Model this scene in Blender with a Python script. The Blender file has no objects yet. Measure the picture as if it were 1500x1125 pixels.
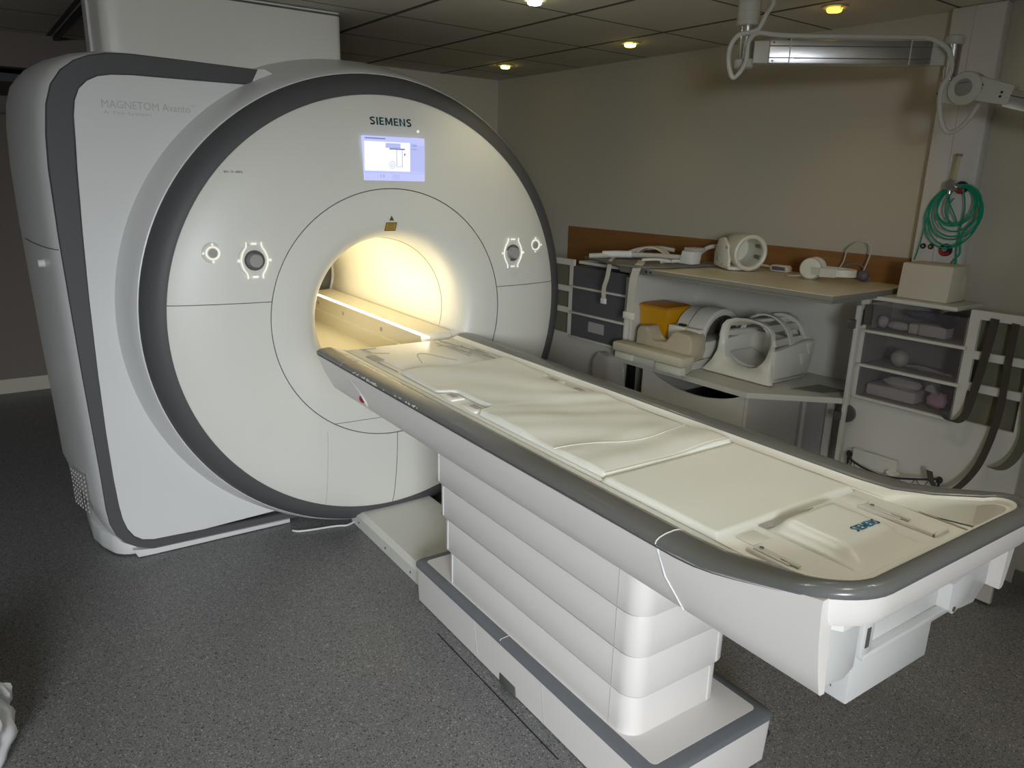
import bpy, bmesh, math, random
from mathutils import Vector, Matrix, Euler
random.seed(7)
PI = math.pi
CAM_Z = 1.64
TH = 0.040           # the room is turned a little against the scanner
C0 = bpy.context.scene.collection
sin, cos = math.sin, math.cos

# ------------------------------------------------------------------ materials
def lin(c):
    return tuple(((x/12.92) if x <= .04045 else ((x+.055)/1.055)**2.4) for x in c)
MATS = {}
def mat(name, col, rough=.5, metal=0, emis=None, estr=0, spec=.5, alpha=1, noise=0, nscale=8, bump=0, bscale=60, coat=0):
    m = bpy.data.materials.new(name); m.use_nodes = True
    nt = m.node_tree; b = nt.nodes['Principled BSDF']
    b.inputs['Base Color'].default_value = (*col, 1)
    b.inputs['Roughness'].default_value = rough
    b.inputs['Metallic'].default_value = metal
    b.inputs['Specular IOR Level'].default_value = spec
    b.inputs['Coat Weight'].default_value = coat
    b.inputs['Coat Roughness'].default_value = .12
    if alpha < 1: b.inputs['Alpha'].default_value = alpha
    if emis:
        b.inputs['Emission Color'].default_value = (*emis, 1); b.inputs['Emission Strength'].default_value = estr
    if noise or bump:
        tc = nt.nodes.new('ShaderNodeTexCoord')
        n = nt.nodes.new('ShaderNodeTexNoise'); n.inputs['Scale'].default_value = nscale; n.inputs['Detail'].default_value = 5
        nt.links.new(tc.outputs['Object'], n.inputs['Vector'])
        if noise:
            mx = nt.nodes.new('ShaderNodeMix'); mx.data_type = 'RGBA'
            mx.inputs['A'].default_value = (*[c*(1-noise) for c in col], 1)
            mx.inputs['B'].default_value = (*[min(1, c*(1+noise)) for c in col], 1)
            nt.links.new(n.outputs['Fac'], mx.inputs['Factor']); nt.links.new(mx.outputs['Result'], b.inputs['Base Color'])
        if bump:
            n2 = nt.nodes.new('ShaderNodeTexNoise'); n2.inputs['Scale'].default_value = bscale; n2.inputs['Detail'].default_value = 4
            nt.links.new(tc.outputs['Object'], n2.inputs['Vector'])
            bp = nt.nodes.new('ShaderNodeBump'); bp.inputs['Strength'].default_value = bump; bp.inputs['Distance'].default_value = .004
            nt.links.new(n2.outputs['Fac'], bp.inputs['Height']); nt.links.new(bp.outputs['Normal'], b.inputs['Normal'])
    MATS[name] = m
    return m

mat('cover_white', (.69, .685, .66), .33, noise=.02, nscale=2)
mat('cover_white_warm', (.72, .705, .63), .40, noise=.03, nscale=3)
mat('bore_cream', (.80, .75, .60), .4)
mat('band_grey', (.085, .083, .085), .5, spec=.3)
mat('rail_grey', (.145, .147, .140), .24, noise=.06, nscale=5)
mat('stripe_grey', (.16, .17, .18), .5)
mat('table_white', (.80, .755, .71), .36, noise=.02, nscale=3)
mat('deck_cream', (.82, .82, .755), .33, noise=.03, nscale=4)
mat('mattress', (.82, .82, .75), .48, noise=.04, nscale=5, bump=.10, bscale=40)
mat('seam_dark', (.10, .10, .09), .7)
mat('seam_soft', (.42, .40, .37), .7)
mat('black', (.012, .012, .013), .45)
mat('black_net', (.02, .017, .018), .7)
mat('steel', (.62, .62, .62), .25, metal=1)
mat('aluminium', (.55, .54, .55), .33, metal=1, noise=.05, nscale=10)
mat('arm_grey', (.47, .46, .40), .5)
mat('hose_grey', (.50, .49, .44), .5)
mat('knob_grey', (.33, .33, .34), .3, metal=.6)
mat('ring_white', (.85, .84, .76), .4, emis=(1, .97, .85), estr=.45)
mat('siemens_teal', (.0, .06, .07), .4)
mat('siemens_blue', (.02, .17, .28), .4)
mat('print_grey', (.50, .48, .45), .5)
mat('print_black', (.03, .035, .06), .5)
mat('label_yellow', (.50, .30, .02), .5)
mat('label_brown', (.10, .06, .02), .6)
mat('red', (.35, .02, .03), .3)
mat('wall_paint', (.50, .465, .375), .75, noise=.03, nscale=2, bump=.05, bscale=150)
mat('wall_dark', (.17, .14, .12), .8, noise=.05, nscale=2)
mat('trunk_white', (.62, .60, .57), .5, noise=.02)
mat('cab_white', (.60, .575, .51), .5, noise=.03, nscale=4)
mat('cab_frame', (.60, .585, .51), .45)
mat('cab_grey', (.36, .34, .33), .55, noise=.04)
mat('worktop_cream', (.66, .60, .44), .4, noise=.05, nscale=6)
mat('edge_grey', (.21, .205, .17), .5)
mat('hinge', (.16, .15, .135), .4, metal=.7)
mat('velcro', (.052, .042, .032), .85)
mat('velcro_olive', (.10, .095, .065), .85)
mat('olive_back', (.15, .14, .09), .7)
mat('webbing', (.52, .49, .41), .8, bump=.2, bscale=200)
mat('bin_yellow', (.62, .30, .004), .42)
mat('bin_lid', (.50, .20, .004), .45)
mat('coil_cream', (.70, .68, .57), .42)
mat('coil_white', (.66, .64, .56), .4)
mat('coil_grey', (.42, .40, .36), .5)
mat('cushion', (.46, .40, .28), .8, noise=.12, nscale=20, bump=.3, bscale=60)
mat('cushion_light', (.55, .51, .37), .7)
mat('foam', (.62, .57, .45), .7)
mat('cream_box', (.60, .545, .43), .55, noise=.03, nscale=4)
mat('vinyl_grey', (.15, .14, .12), .5)
mat('tube_green', (.0, .30, .17), .35)
mat('glass_tube', (.55, .52, .30), .15, alpha=.6)
mat('bulb_purple', (.12, .105, .125), .5)
mat('pink', (.70, .45, .52), .7)
mat('content', (.75, .70, .66), .7)
mat('bluebag', (.10, .14, .22), .5)
mat('screen_blue', (.3, .3, .5), .3, emis=lin((.76, .79, 1.0)), estr=.72)
mat('screen_white', (.5, .5, .5), .3, emis=lin((.93, .95, 1.0)), estr=.85)
mat('screen_mid', (.3, .3, .4), .3, emis=lin((.70, .74, .97)), estr=.72)
mat('screen_line', (.2, .2, .3), .3, emis=lin((.45, .50, .72)), estr=.6)
mat('lamp_yellow', (.9, .8, .2), .3, emis=(1, .78, .12), estr=9)
mat('lamp_orange', (.9, .6, .1), .3, emis=(1, .55, .03), estr=6)
mat('lamp_white', (.9, .9, .7), .3, emis=(1, .95, .6), estr=14)
mat('bore_light', (1, .9, .7), .3, emis=(1, .90, .66), estr=11)
mat('bag_plastic', (.66, .66, .66), .22, bump=.8, bscale=14)

def drawer_mat():
    m = bpy.data.materials.new('smoky_plastic'); m.use_nodes = True; nt = m.node_tree
    b = nt.nodes['Principled BSDF']; b.inputs['Base Color'].default_value = (.13, .105, .12, 1); b.inputs['Roughness'].default_value = .3
    b.inputs['Alpha'].default_value = .27
    MATS['smoky_plastic'] = m
    return m
drawer_mat()
mat('smoky_dark', (.10, .095, .098), .35)

def floor_mat():
    m = bpy.data.materials.new('speckled_vinyl'); m.use_nodes = True; nt = m.node_tree; N = nt.nodes; L = nt.links
    b = N['Principled BSDF']; b.inputs['Roughness'].default_value = .42
    tc = N.new('ShaderNodeTexCoord')
    def vor(scale, lo, hi):
        v = N.new('ShaderNodeTexVoronoi'); v.inputs['Scale'].default_value = scale
        L.new(tc.outputs['Object'], v.inputs['Vector'])
        sep = N.new('ShaderNodeSeparateColor'); L.new(v.outputs['Color'], sep.inputs[0])
        g = N.new('ShaderNodeMath'); g.operation = 'GREATER_THAN'; g.inputs[1].default_value = hi; L.new(sep.outputs[0], g.inputs[0])
        l = N.new('ShaderNodeMath'); l.operation = 'LESS_THAN'; l.inputs[1].default_value = lo; L.new(sep.outputs[1], l.inputs[0])
        return g, l
    base = (.092, .090, .088)
    cur = None
    def mixc(fac, a, colb):
        x = N.new('ShaderNodeMix'); x.data_type = 'RGBA'
        L.new(fac.outputs[0], x.inputs['Factor'])
        if isinstance(a, tuple): x.inputs['A'].default_value = (*a, 1)
        else: L.new(a.outputs['Result'], x.inputs['A'])
        x.inputs['B'].default_value = (*colb, 1)
        return x
    n = N.new('ShaderNodeTexNoise'); n.inputs['Scale'].default_value = 240; n.inputs['Detail'].default_value = 3
    L.new(tc.outputs['Object'], n.inputs['Vector'])
    x0 = N.new('ShaderNodeMix'); x0.data_type = 'RGBA'; x0.inputs['A'].default_value = (.135, .132, .129, 1); x0.inputs['B'].default_value = (.21, .206, .202, 1)
    L.new(n.outputs['Fac'], x0.inputs['Factor'])
    g1, l1 = vor(420, .12, .90); g2, l2 = vor(260, .05, .97)
    cur = mixc(l1, x0, (.06, .06, .06)); cur = mixc(g1, cur, (.30, .295, .29)); cur = mixc(l2, cur, (.025, .025, .026)); cur = mixc(g2, cur, (.38, .37, .36))
    L.new(cur.outputs['Result'], b.inputs['Base Color'])
    MATS['floor'] = m
floor_mat()

def ceil_mat():
    # mineral tiles 0.6 m with the shadow gap between them; object space = room space
    m = bpy.data.materials.new('ceiling_tiles'); m.use_nodes = True; nt = m.node_tree; N = nt.nodes; L = nt.links
    b = N['Principled BSDF']; b.inputs['Roughness'].default_value = .9
    tc = N.new('ShaderNodeTexCoord'); sp = N.new('ShaderNodeSeparateXYZ'); L.new(tc.outputs['Object'], sp.inputs[0])
    def line(axis, off, half):
        a = N.new('ShaderNodeMath'); a.operation = 'SUBTRACT'; a.inputs[1].default_value = off - .3; L.new(sp.outputs[axis], a.inputs[0])
        w = N.new('ShaderNodeMath'); w.operation = 'MODULO'
        ad = N.new('ShaderNodeMath'); ad.operation = 'ADD'; ad.inputs[1].default_value = 60; L.new(a.outputs[0], ad.inputs[0])
        w.inputs[1].default_value = .6; L.new(ad.outputs[0], w.inputs[0])
        s = N.new('ShaderNodeMath'); s.operation = 'SUBTRACT'; s.inputs[1].default_value = .3; L.new(w.outputs[0], s.inputs[0])
        ab = N.new('ShaderNodeMath'); ab.operation = 'ABSOLUTE'; L.new(s.outputs[0], ab.inputs[0])
        lt = N.new('ShaderNodeMath'); lt.operation = 'LESS_THAN'; lt.inputs[1].default_value = half; L.new(ab.outputs[0], lt.inputs[0])
        return lt
    a, c = line(0, 3.0, .013), line(1, 3.414, .007)
    mx = N.new('ShaderNodeMath'); mx.operation = 'MAXIMUM'; L.new(a.outputs[0], mx.inputs[0]); L.new(c.outputs[0], mx.inputs[1])
    n = N.new('ShaderNodeTexNoise'); n.inputs['Scale'].default_value = 3; L.new(tc.outputs['Object'], n.inputs['Vector'])
    t = N.new('ShaderNodeMix'); t.data_type = 'RGBA'; t.inputs['A'].default_value = (.56, .53, .46, 1); t.inputs['B'].default_value = (.63, .60, .52, 1)
    L.new(n.outputs['Fac'], t.inputs['Factor'])
    x = N.new('ShaderNodeMix'); x.data_type = 'RGBA'; L.new(mx.outputs[0], x.inputs['Factor']); L.new(t.outputs['Result'], x.inputs['A']); x.inputs['B'].default_value = (.09, .08, .07, 1)
    L.new(x.outputs['Result'], b.inputs['Base Color'])
    MATS['ceiling'] = m
ceil_mat()

def wood_mat():
    m = bpy.data.materials.new('wood_board'); m.use_nodes = True; nt = m.node_tree; N = nt.nodes; L = nt.links
    b = N['Principled BSDF']; b.inputs['Roughness'].default_value = .5
    tc = N.new('ShaderNodeTexCoord'); mp = N.new('ShaderNodeMapping'); mp.inputs['Scale'].default_value = (1, 1.5, 22)
    L.new(tc.outputs['Object'], mp.inputs[0])
    n = N.new('ShaderNodeTexNoise'); n.inputs['Scale'].default_value = 3; n.inputs['Detail'].default_value = 6; L.new(mp.outputs[0], n.inputs['Vector'])
    x = N.new('ShaderNodeMix'); x.data_type = 'RGBA'; x.inputs['A'].default_value = (.20, .085, .022, 1); x.inputs['B'].default_value = (.32, .155, .05, 1)
    L.new(n.outputs['Fac'], x.inputs['Factor']); L.new(x.outputs['Result'], b.inputs['Base Color'])
    MATS['wood'] = m
wood_mat()

# ------------------------------------------------------------------ mesh builder
class MB:
    def __init__(s): s.v = []; s.f = []; s.mi = []; s.cur = 0
    def add(s, vs, fs):
        o = len(s.v); s.v += [tuple(p) for p in vs]
        for f in fs: s.f.append(tuple(i+o for i in f)); s.mi.append(s.cur)
        return s
    def box(s, x0, x1, y0, y1, z0, z1, bev=0, seg=2):
        bm = bmesh.new()
        vs = [bm.verts.new(p) for p in ((x0,y0,z0),(x1,y0,z0),(x1,y1,z0),(x0,y1,z0),(x0,y0,z1),(x1,y0,z1),(x1,y1,z1),(x0,y1,z1))]
        for f in ((3,2,1,0),(4,5,6,7),(0,1,5,4),(1,2,6,5),(2,3,7,6),(3,0,4,7)): bm.faces.new([vs[i] for i in f])
        return s.take(bm, bev, seg)
    def take(s, bm, bev=0, seg=2, edges=None):
        if bev: bmesh.ops.bevel(bm, geom=edges or bm.edges[:], offset=bev, segments=seg, affect='EDGES', profile=.5, clamp_overlap=True)
        bm.verts.index_update()
        s.add([v.co[:] for v in bm.verts], [[v.index for v in f.verts] for f in bm.faces]); bm.free(); return s
    def prism(s, poly, axis, a0, a1, bev=0, seg=2):
        # poly of 2D points in the two other axes; axis 0,1,2
        def P(p, a):
            return {0: (a, p[0], p[1]), 1: (p[0], a, p[1]), 2: (p[0], p[1], a)}[axis]
        bm = bmesh.new(); n = len(poly)
        A = [bm.verts.new(P(p, a0)) for p in poly]; B = [bm.verts.new(P(p, a1)) for p in poly]
        bm.faces.new(A); bm.faces.new(B[::-1])
        for i in range(n): bm.faces.new([A[i], B[i], B[(i+1) % n], A[(i+1) % n]])
        return s.take(bm, bev, seg)
    def loft(s, rings, closed=True, cap0=True, cap1=True):
        n = len(rings[0]); o = []
        for r in rings: o += list(r)
        f = []
        m = n if closed else n-1
        for k in range(len(rings)-1):
            for i in range(m):
                j = (i+1) % n
                f.append((k*n+i, k*n+j, (k+1)*n+j, (k+1)*n+i))
        if closed and cap0: f.append(tuple(range(n))[::-1])
        if closed and cap1: f.append(tuple((len(rings)-1)*n+i for i in range(n)))
        return s.add(o, f)
    def tube(s, pts, r, seg=8, closed=False, smooth=0):
        P = [Vector(p) for p in pts]
        if smooth: P = spline(P, smooth, closed)
        n = len(P); rings = []; prev = None
        for i in range(n):
            if closed: t = P[(i+1) % n]-P[i-1]
            else: t = P[min(i+1, n-1)]-P[max(i-1, 0)]
            t = t.normalized() if t.length > 1e-9 else Vector((0, 0, 1))
            if prev is None:
                a = Vector((0, 0, 1)) if abs(t.z) < .9 else Vector((1, 0, 0)); u = t.cross(a).normalized()
            else:
                u = (prev-t*prev.dot(t)); u = u.normalized() if u.length > 1e-6 else t.orthogonal().normalized()
            prev = u; w = t.cross(u); rr = r(i/(n-1)) if callable(r) else r
            rings.append([P[i]+(u*cos(2*PI*k/seg)+w*sin(2*PI*k/seg))*rr for k in range(seg)])
        if closed: rings.append(rings[0]); return s.loft(rings, True, False, False)
        return s.loft(rings)
    def ribbon(s, pts, wdir, width, th, smooth=6):
        P = [Vector(p) for p in pts]
        if smooth: P = spline(P, smooth)
        W = Vector(wdir).normalized(); rings = []
        for i, p in enumerate(P):
            t = (P[min(i+1, len(P)-1)]-P[max(i-1, 0)]).normalized(); nn = t.cross(W).normalized()
            w = W*width/2; h = nn*th/2
            rings.append([p-w-h, p+w-h, p+w+h, p-w+h])
        return s.loft(rings)
    def lathe(s, prof, c, axis=1, seg=64, a0=0, a1=2*PI, zmin=None, caps=False):
        full = abs(a1-a0-2*PI) < 1e-6
        m = seg if full else seg+1
        rings = []
        for (r, h) in prof:
            ring = []
            for k in range(m):
                a = a0+(a1-a0)*k/seg
                if axis == 1: p = [c[0]+r*cos(a), h, c[2]+r*sin(a)]
                elif axis == 2: p = [c[0]+r*cos(a), c[1]+r*sin(a), h]
                else: p = [h, c[1]+r*cos(a), c[2]+r*sin(a)]
                if zmin is not None and p[2] < zmin: p[2] = zmin
                ring.append(p)
            rings.append(ring)
        return s.loft(rings, full, caps, caps)
    def cyl(s, p0, p1, r0, r1=None, seg=20, bev=0):
        p0, p1 = Vector(p0), Vector(p1); r1 = r0 if r1 is None else r1
        t = (p1-p0).normalized(); u = t.orthogonal().normalized(); w = t.cross(u)
        R = []
        L = (p1-p0).length
        if bev: prof = [(r0-bev, 0), (r0, bev), (r1, L-bev), (r1-bev, L)]
        else: prof = [(r0, 0), (r1, L)]
        for r, h in prof: R.append([p0+t*h+(u*cos(2*PI*k/seg)+w*sin(2*PI*k/seg))*r for k in range(seg)])
        return s.loft(R)
    def sphere(s, c, r, sc=(1, 1, 1), seg=20, rings=12, fn=None):
        bm = bmesh.new(); bmesh.ops.create_uvsphere(bm, u_segments=seg, v_segments=rings, radius=1)
        for v in bm.verts:
            k = 1 if fn is None else fn(v.co)
            v.co = Vector((c[0]+v.co.x*r*sc[0]*k, c[1]+v.co.y*r*sc[1]*k, c[2]+v.co.z*r*sc[2]*k))
        return s.take(bm)
    def sheet(s, x0, x1, y0, y1, nx, ny, zf, th, edge=.004, map=None):
        # padded pad: top from zf(u,v), rounded rim, flat bottom
        idx = {}; vs = []; fs = []
        for i in range(nx+1):
            for j in range(ny+1):
                u, v = i/nx, j/ny; x, y = x0+(x1-x0)*u, y0+(y1-y0)*v
                z = zf(x, y, u, v); vs.append((x, y, z)); idx[i, j] = len(vs)-1
        for i in range(nx):
            for j in range(ny): fs.append((idx[i, j], idx[i+1, j], idx[i+1, j+1], idx[i, j+1]))
        border = [(i, 0) for i in range(nx+1)]+[(nx, j) for j in range(1, ny+1)]+[(i, ny) for i in range(nx-1, -1, -1)]+[(0, j) for j in range(ny-1, 0, -1)]
        base = min(p[2] for p in vs)-th
        bt = []
        for b in border:
            p = vs[idx[b]]; vs.append((p[0], p[1], base)); bt.append(len(vs)-1)
        m = len(border)
        for k in range(m): fs.append((idx[border[k]], bt[k], bt[(k+1) % m], idx[border[(k+1) % m]]))
        fs.append(tuple(bt[::-1]))
        if map: vs = [map(p) for p in vs]
        return s.add(vs, fs)
    def xf(s, M):
        s.v = [tuple(M @ Vector(p)) for p in s.v]; return s
    def build(s, name, m, parent=None, smooth=True, org=None, room=None, ang=35):
        mats = m if isinstance(m, (list, tuple)) else [m]
        me = bpy.data.meshes.new(name)
        if parent is not None: org = Vector(parent['_o']); room = None
        else: org = Vector(org) if org is not None else Vector((0, 0, 0))
        me.from_pydata([tuple(Vector(p)-org) for p in s.v], [], s.f)
        for x in mats: me.materials.append(MATS[x])
        me.polygons.foreach_set('material_index', s.mi)
        bm = bmesh.new(); bm.from_mesh(me)
        bmesh.ops.remove_doubles(bm, verts=bm.verts, dist=1e-5)
        bmesh.ops.recalc_face_normals(bm, faces=bm.faces)
        if smooth:
            for f in bm.faces: f.smooth = True
            for e in bm.edges:
                if len(e.link_faces) == 2 and e.calc_face_angle(0) > math.radians(ang): e.smooth = False
        bm.to_mesh(me); bm.free()
        o = bpy.data.objects.new(name, me); C0.objects.link(o)
        if parent is not None: o.parent = parent
        else:
            place(o, org, room)
        o['_o'] = tuple(org)
        return o

def spline(P, k=6, closed=False):
    n = len(P); out = []
    rng = n if closed else n-1
    for i in range(rng):
        if closed: a, b, c, d = P[(i-1) % n], P[i], P[(i+1) % n], P[(i+2) % n]
        else: a, b, c, d = P[max(i-1, 0)], P[i], P[i+1], P[min(i+2, n-1)]
        for j in range(k):
            t = j/k; t2, t3 = t*t, t*t*t
            out.append(.5*((2*b)+(c-a)*t+(2*a-5*b+4*c-d)*t2+(3*b-a-3*c+d)*t3))
    if not closed: out.append(P[-1])
    return out

def place(o, org, room):
    if room:
        o.rotation_euler = (0, 0, TH)
        x, y, z = org; o.location = (cos(TH)*x-sin(TH)*y, sin(TH)*x+cos(TH)*y, z)
    else: o.location = org

def tag(o, label=None, cat=None, group=None, kind=None):
    if label: o['label'] = label
    if cat: o['category'] = cat
    if group: o['group'] = group
    if kind: o['kind'] = kind
    return o
def thing(name, label, cat, org, room=False, group=None):
    o = bpy.data.objects.new(name, None); C0.objects.link(o); o['_o'] = tuple(org); place(o, Vector(org), room)
    o.empty_display_size = .1
    return tag(o, label, cat, group)
def part(name, mb, m, parent, **k): return mb.build(name, m, parent, **k)
def single(name, mb, m, label, cat, org, room=False, group=None, **k):
    o = mb.build(name, m, None, org=org, room=room, **k); return tag(o, label, cat, group)
def struct(name, mb, m, room=True, **k):
    o = mb.build(name, m, None, org=(0, 0, 0), room=room, **k); o['kind'] = 'structure'; return o

def textmesh(body, size, bold=0, ext=.0006, align='LEFT', spacing=1):
    cu = bpy.data.curves.new('t', 'FONT'); cu.body = body; cu.size = size; cu.extrude = ext; cu.offset = bold*size; cu.align_x = align
    cu.space_character = spacing
    cu.resolution_u = 3
    ob = bpy.data.objects.new('t', cu); C0.objects.link(ob)
    dg = bpy.context.evaluated_depsgraph_get(); me = bpy.data.meshes.new_from_object(ob.evaluated_get(dg))
    vs = [v.co.copy() for v in me.vertices]; fs = [tuple(p.vertices) for p in me.polygons]
    bpy.data.objects.remove(ob); bpy.data.meshes.remove(me); bpy.data.curves.remove(cu)
    mb = MB(); mb.add(vs, fs); return mb
def bounds(mb): 
    xs = [p[0] for p in mb.v]; ys = [p[1] for p in mb.v]; return min(xs), max(xs), min(ys), max(ys)
def fit_text(body, w, h, bold=0, ext=.0006):
    mb = textmesh(body, 1, bold); a, b, c, d = bounds(mb)
    mb.v = [((p[0]-a)/(b-a)*w, (p[1]-c)/(d-c)*h, ext if p[2] > 0 else 0) for p in mb.v]; return mb

# bold block capitals drawn as strokes
def stroke_word(word, w, h, gap=.20, tx=.22, ty=.17, ext=.0006):
    W = {'S': .74, 'I': tx, 'E': .66, 'M': 1.06, 'N': .86}
    total = sum(W[c_] for c_ in word)+gap*(len(word)-1)
    mb = MB(); x = 0
    def poly(P): mb.prism([((x+px)/total*w, py*h) for px, py in P], 2, 0, ext)
    def bar(a, b, c_, d): poly([(a, c_), (b, c_), (b, d), (a, d)])
    for ch in word:
        k = W[ch]
        if ch in 'IEMN': bar(0, tx, 0, 1)
        if ch == 'E':
            for y in (0, .5-ty/2, 1-ty): bar(tx, k-(.05 if y == .5-ty/2 else 0), y, y+ty)
        if ch in 'MN': bar(k-tx, k, 0, 1)
        if ch == 'N': poly([(tx*.9, 1), (tx*.3, 1), (k-tx*.9, 0), (k-tx*.3, 0)][::-1])
        if ch == 'M':
            poly([(tx*.35, 1), (tx*1.15, 1), (k/2+tx*.42, .12), (k/2-tx*.42, .12)]); poly([(k-tx*1.15, 1), (k-tx*.35, 1), (k/2+tx*.42, .12), (k/2-tx*.42, .12)])
        if ch == 'S':
            C = [(k-.06, .90), (k-.22, .925), (.36, .92), (.16, .84), (.11, .72), (.18, .60), (.37, .51), (k-.20, .41), (k-.11, .28), (k-.16, .16), (k-.34, .08), (.24, .075), (.04, .11)]
            P = spline([Vector((a, b, 0)) for a, b in C], 4); L_, R_ = [], []
            for i, p in enumerate(P):
                t = (P[min(i+1, len(P)-1)]-P[max(i-1, 0)]).normalized(); n_ = Vector((-t.y, t.x, 0)); L_.append(p+n_*.092); R_.append(p-n_*.092)
            for i in range(len(P)-1): poly([(L_[i].x, L_[i].y), (L_[i+1].x, L_[i+1].y), (R_[i+1].x, R_[i+1].y), (R_[i].x, R_[i].y)])
        x += k+gap
    return mb

# ------------------------------------------------------------------ camera
cam = bpy.data.cameras.new('camera'); co = bpy.data.objects.new('camera', cam); C0.objects.link(co)
yaw, pitch, roll = math.radians(34.58), math.radians(15.336), math.radians(1.518)
fw = Vector((sin(yaw)*cos(pitch), cos(yaw)*cos(pitch), -sin(pitch)))
rt = Vector((cos(yaw), -sin(yaw), 0)); up = rt.cross(fw)
r2 = rt*cos(roll)+up*sin(roll); u2 = -rt*sin(roll)+up*cos(roll)
co.matrix_world = Matrix(((r2.x, u2.x, -fw.x, 0), (r2.y, u2.y, -fw.y, 0), (r2.z, u2.z, -fw.z, CAM_Z), (0, 0, 0, 1)))
cam.sensor_width = 36; cam.lens = 1086.5*36/1500; cam.clip_start = .05
bpy.context.scene.camera = co

# ------------------------------------------------------------------ room (room frame)
H = 2.374; XW = 3.513
struct('floor', MB().box(-2.4, 3.7, -2.5, 6.7, -.1, 0), 'floor', smooth=False)
struct('ceiling', MB().box(-2.4, 3.7, -2.5, 6.7, H, H+.1), 'ceiling', smooth=False)
struct('wall_right', MB().box(XW, XW+.12, -2.5, 5.1, 0, H), 'wall_paint', smooth=False)
struct('wall_back', MB().box(1.9, XW+.12, 4.96, 5.1, 0, H), 'wall_paint', smooth=False)
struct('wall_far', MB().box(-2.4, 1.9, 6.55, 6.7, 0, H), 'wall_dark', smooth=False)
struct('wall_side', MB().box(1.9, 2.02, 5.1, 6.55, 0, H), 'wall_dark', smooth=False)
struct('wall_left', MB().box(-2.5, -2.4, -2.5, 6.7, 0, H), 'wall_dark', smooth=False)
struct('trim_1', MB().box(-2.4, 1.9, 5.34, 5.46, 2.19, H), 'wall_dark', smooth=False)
struct('trim_2', MB().box(.622, .645, 4.12, 5.34, 2.352, H), 'black', smooth=False)
struct('trim_3', MB().box(-2.4, 1.9, 6.51, 6.55, 1.995, 2.01), 'black', smooth=False)
struct('trim_4', MB().box(-2.4, 1.9, 5.46, 6.55, 2.12, 2.165), 'black', smooth=False)
struct('baseboard_far', MB().box(-2.4, 1.9, 6.53, 6.55, 0, .11, .003), 'wall_paint', smooth=False)
struct('baseboard_right', MB().box(XW-.012, XW, -2.3, 1.0, 0, .07, .002), 'vinyl_grey', smooth=False)
struct('baseboard_back', MB().box(1.9, XW, 4.945, 4.96, 0, .07, .002), 'vinyl_grey', smooth=False)
# the wall behind the viewer with its wide window
WX0, WX1, WZ0, WZ1 = -2.2, .05, .45, 2.15
w = MB(); yb = -1.35
w.box(-2.4, WX0, yb, yb+.12, 0, H); w.box(WX1, XW, yb, yb+.12, 0, H); w.box(WX0, WX1, yb, yb+.12, 0, WZ0); w.box(WX0, WX1, yb, yb+.12, WZ1, H)
struct('wall_front', w, 'wall_paint', smooth=False)
w = MB(); e = .05
w.box(WX0, WX1, yb+.03, yb+.09, WZ0, WZ0+e); w.box(WX0, WX1, yb+.03, yb+.09, WZ1-e, WZ1); w.box(WX0, WX0+e, yb+.03, yb+.09, WZ0, WZ1); w.box(WX1-e, WX1, yb+.03, yb+.09, WZ0, WZ1)
struct('window_1', w, 'cab_frame', smooth=False)
# floor welding seams
w = MB(); w.tube([(1.168, 2.14, .0), (1.166, 1.40, .0)], .0022, 6)
struct('trim_5', w, 'black', room=False)
# wooden protection board along the wall
struct('trim_6', MB().box(XW-.018, XW, 1.66, 4.045, .93, 1.342, .002), 'wood', smooth=False)

# ------------------------------------------------------------------ scanner
CX, CZ = 1.436, CAM_Z-.602
sc = thing('mri_scanner', 'large white and grey mri scanner with a round face, glowing bore and small display', 'mri scanner', (CX, 3.9, 0))
FACE = [(.335, 3.22), (.337, 3.17), (.342, 3.125), (.352, 3.085), (.368, 3.054), (.39, 3.034), (.42, 3.024), (.48, 3.022), (.553, 3.031)]
FACE2 = [(.557, 3.031), (.66, 3.036), (.75, 3.048), (.84, 3.066), (.90, 3.083), (.938, 3.100)]
BAND = [(.938, 3.096), (.955, 3.098), (.985, 3.112), (1.010, 3.135), (1.026, 3.165)]
ALLP = FACE+FACE2+BAND
def yface(r):
    for (r0, y0), (r1, y1) in zip(ALLP, ALLP[1:]):
        if r0 <= r <= r1: return y0+(y1-y0)*((r-r0)/max(1e-9, r1-r0))
    return ALLP[-1][1] if r > 1 else ALLP[0][1]
def onface(mb, x, z, lift=.0012):
    # lay a flat piece (local x right, y up, z thickness) onto the face cover
    out = []
    for p in mb.v:
        X, Z = x+p[0], z+p[1]
        out.append((X, yface(math.hypot(X-CX, Z-CZ))-lift-p[2], Z))
    mb.v = out; return mb
c = (CX, 0, CZ)
part('face_cover', MB().lathe(FACE2+[(.938, 3.14)], c, seg=160), 'cover_white_warm', sc)
part('bore_surround', MB().lathe([(.335, 3.24)]+FACE+[(.553, 3.06)], c, seg=128), 'cover_white_warm', sc)
part('seam_ring', MB().lathe([(.553, 3.036), (.557, 3.036)], c, seg=128), 'seam_dark', sc)
part('face_band', MB().lathe([(.938, 3.13)]+BAND+[(1.022, 3.20)], c, seg=160), 'band_grey', sc)
part('shoulder_cover', MB().lathe([(1.018, 3.17), (1.030, 3.174), (1.040, 3.190), (1.052, 3.22), (1.072, 3.29), (1.092, 3.37)], c, seg=160, zmin=.006), 'cover_white', sc)
part('drum_cover', MB().lathe([(1.092, 3.371), (1.112, 3.46), (1.127, 3.58), (1.137, 3.75), (1.14, 4.0), (1.14, 4.5), (1.10, 4.62), (1.0, 4.68), (.335, 4.68)], c, seg=160, zmin=.006), 'cover_white', sc)
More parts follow.
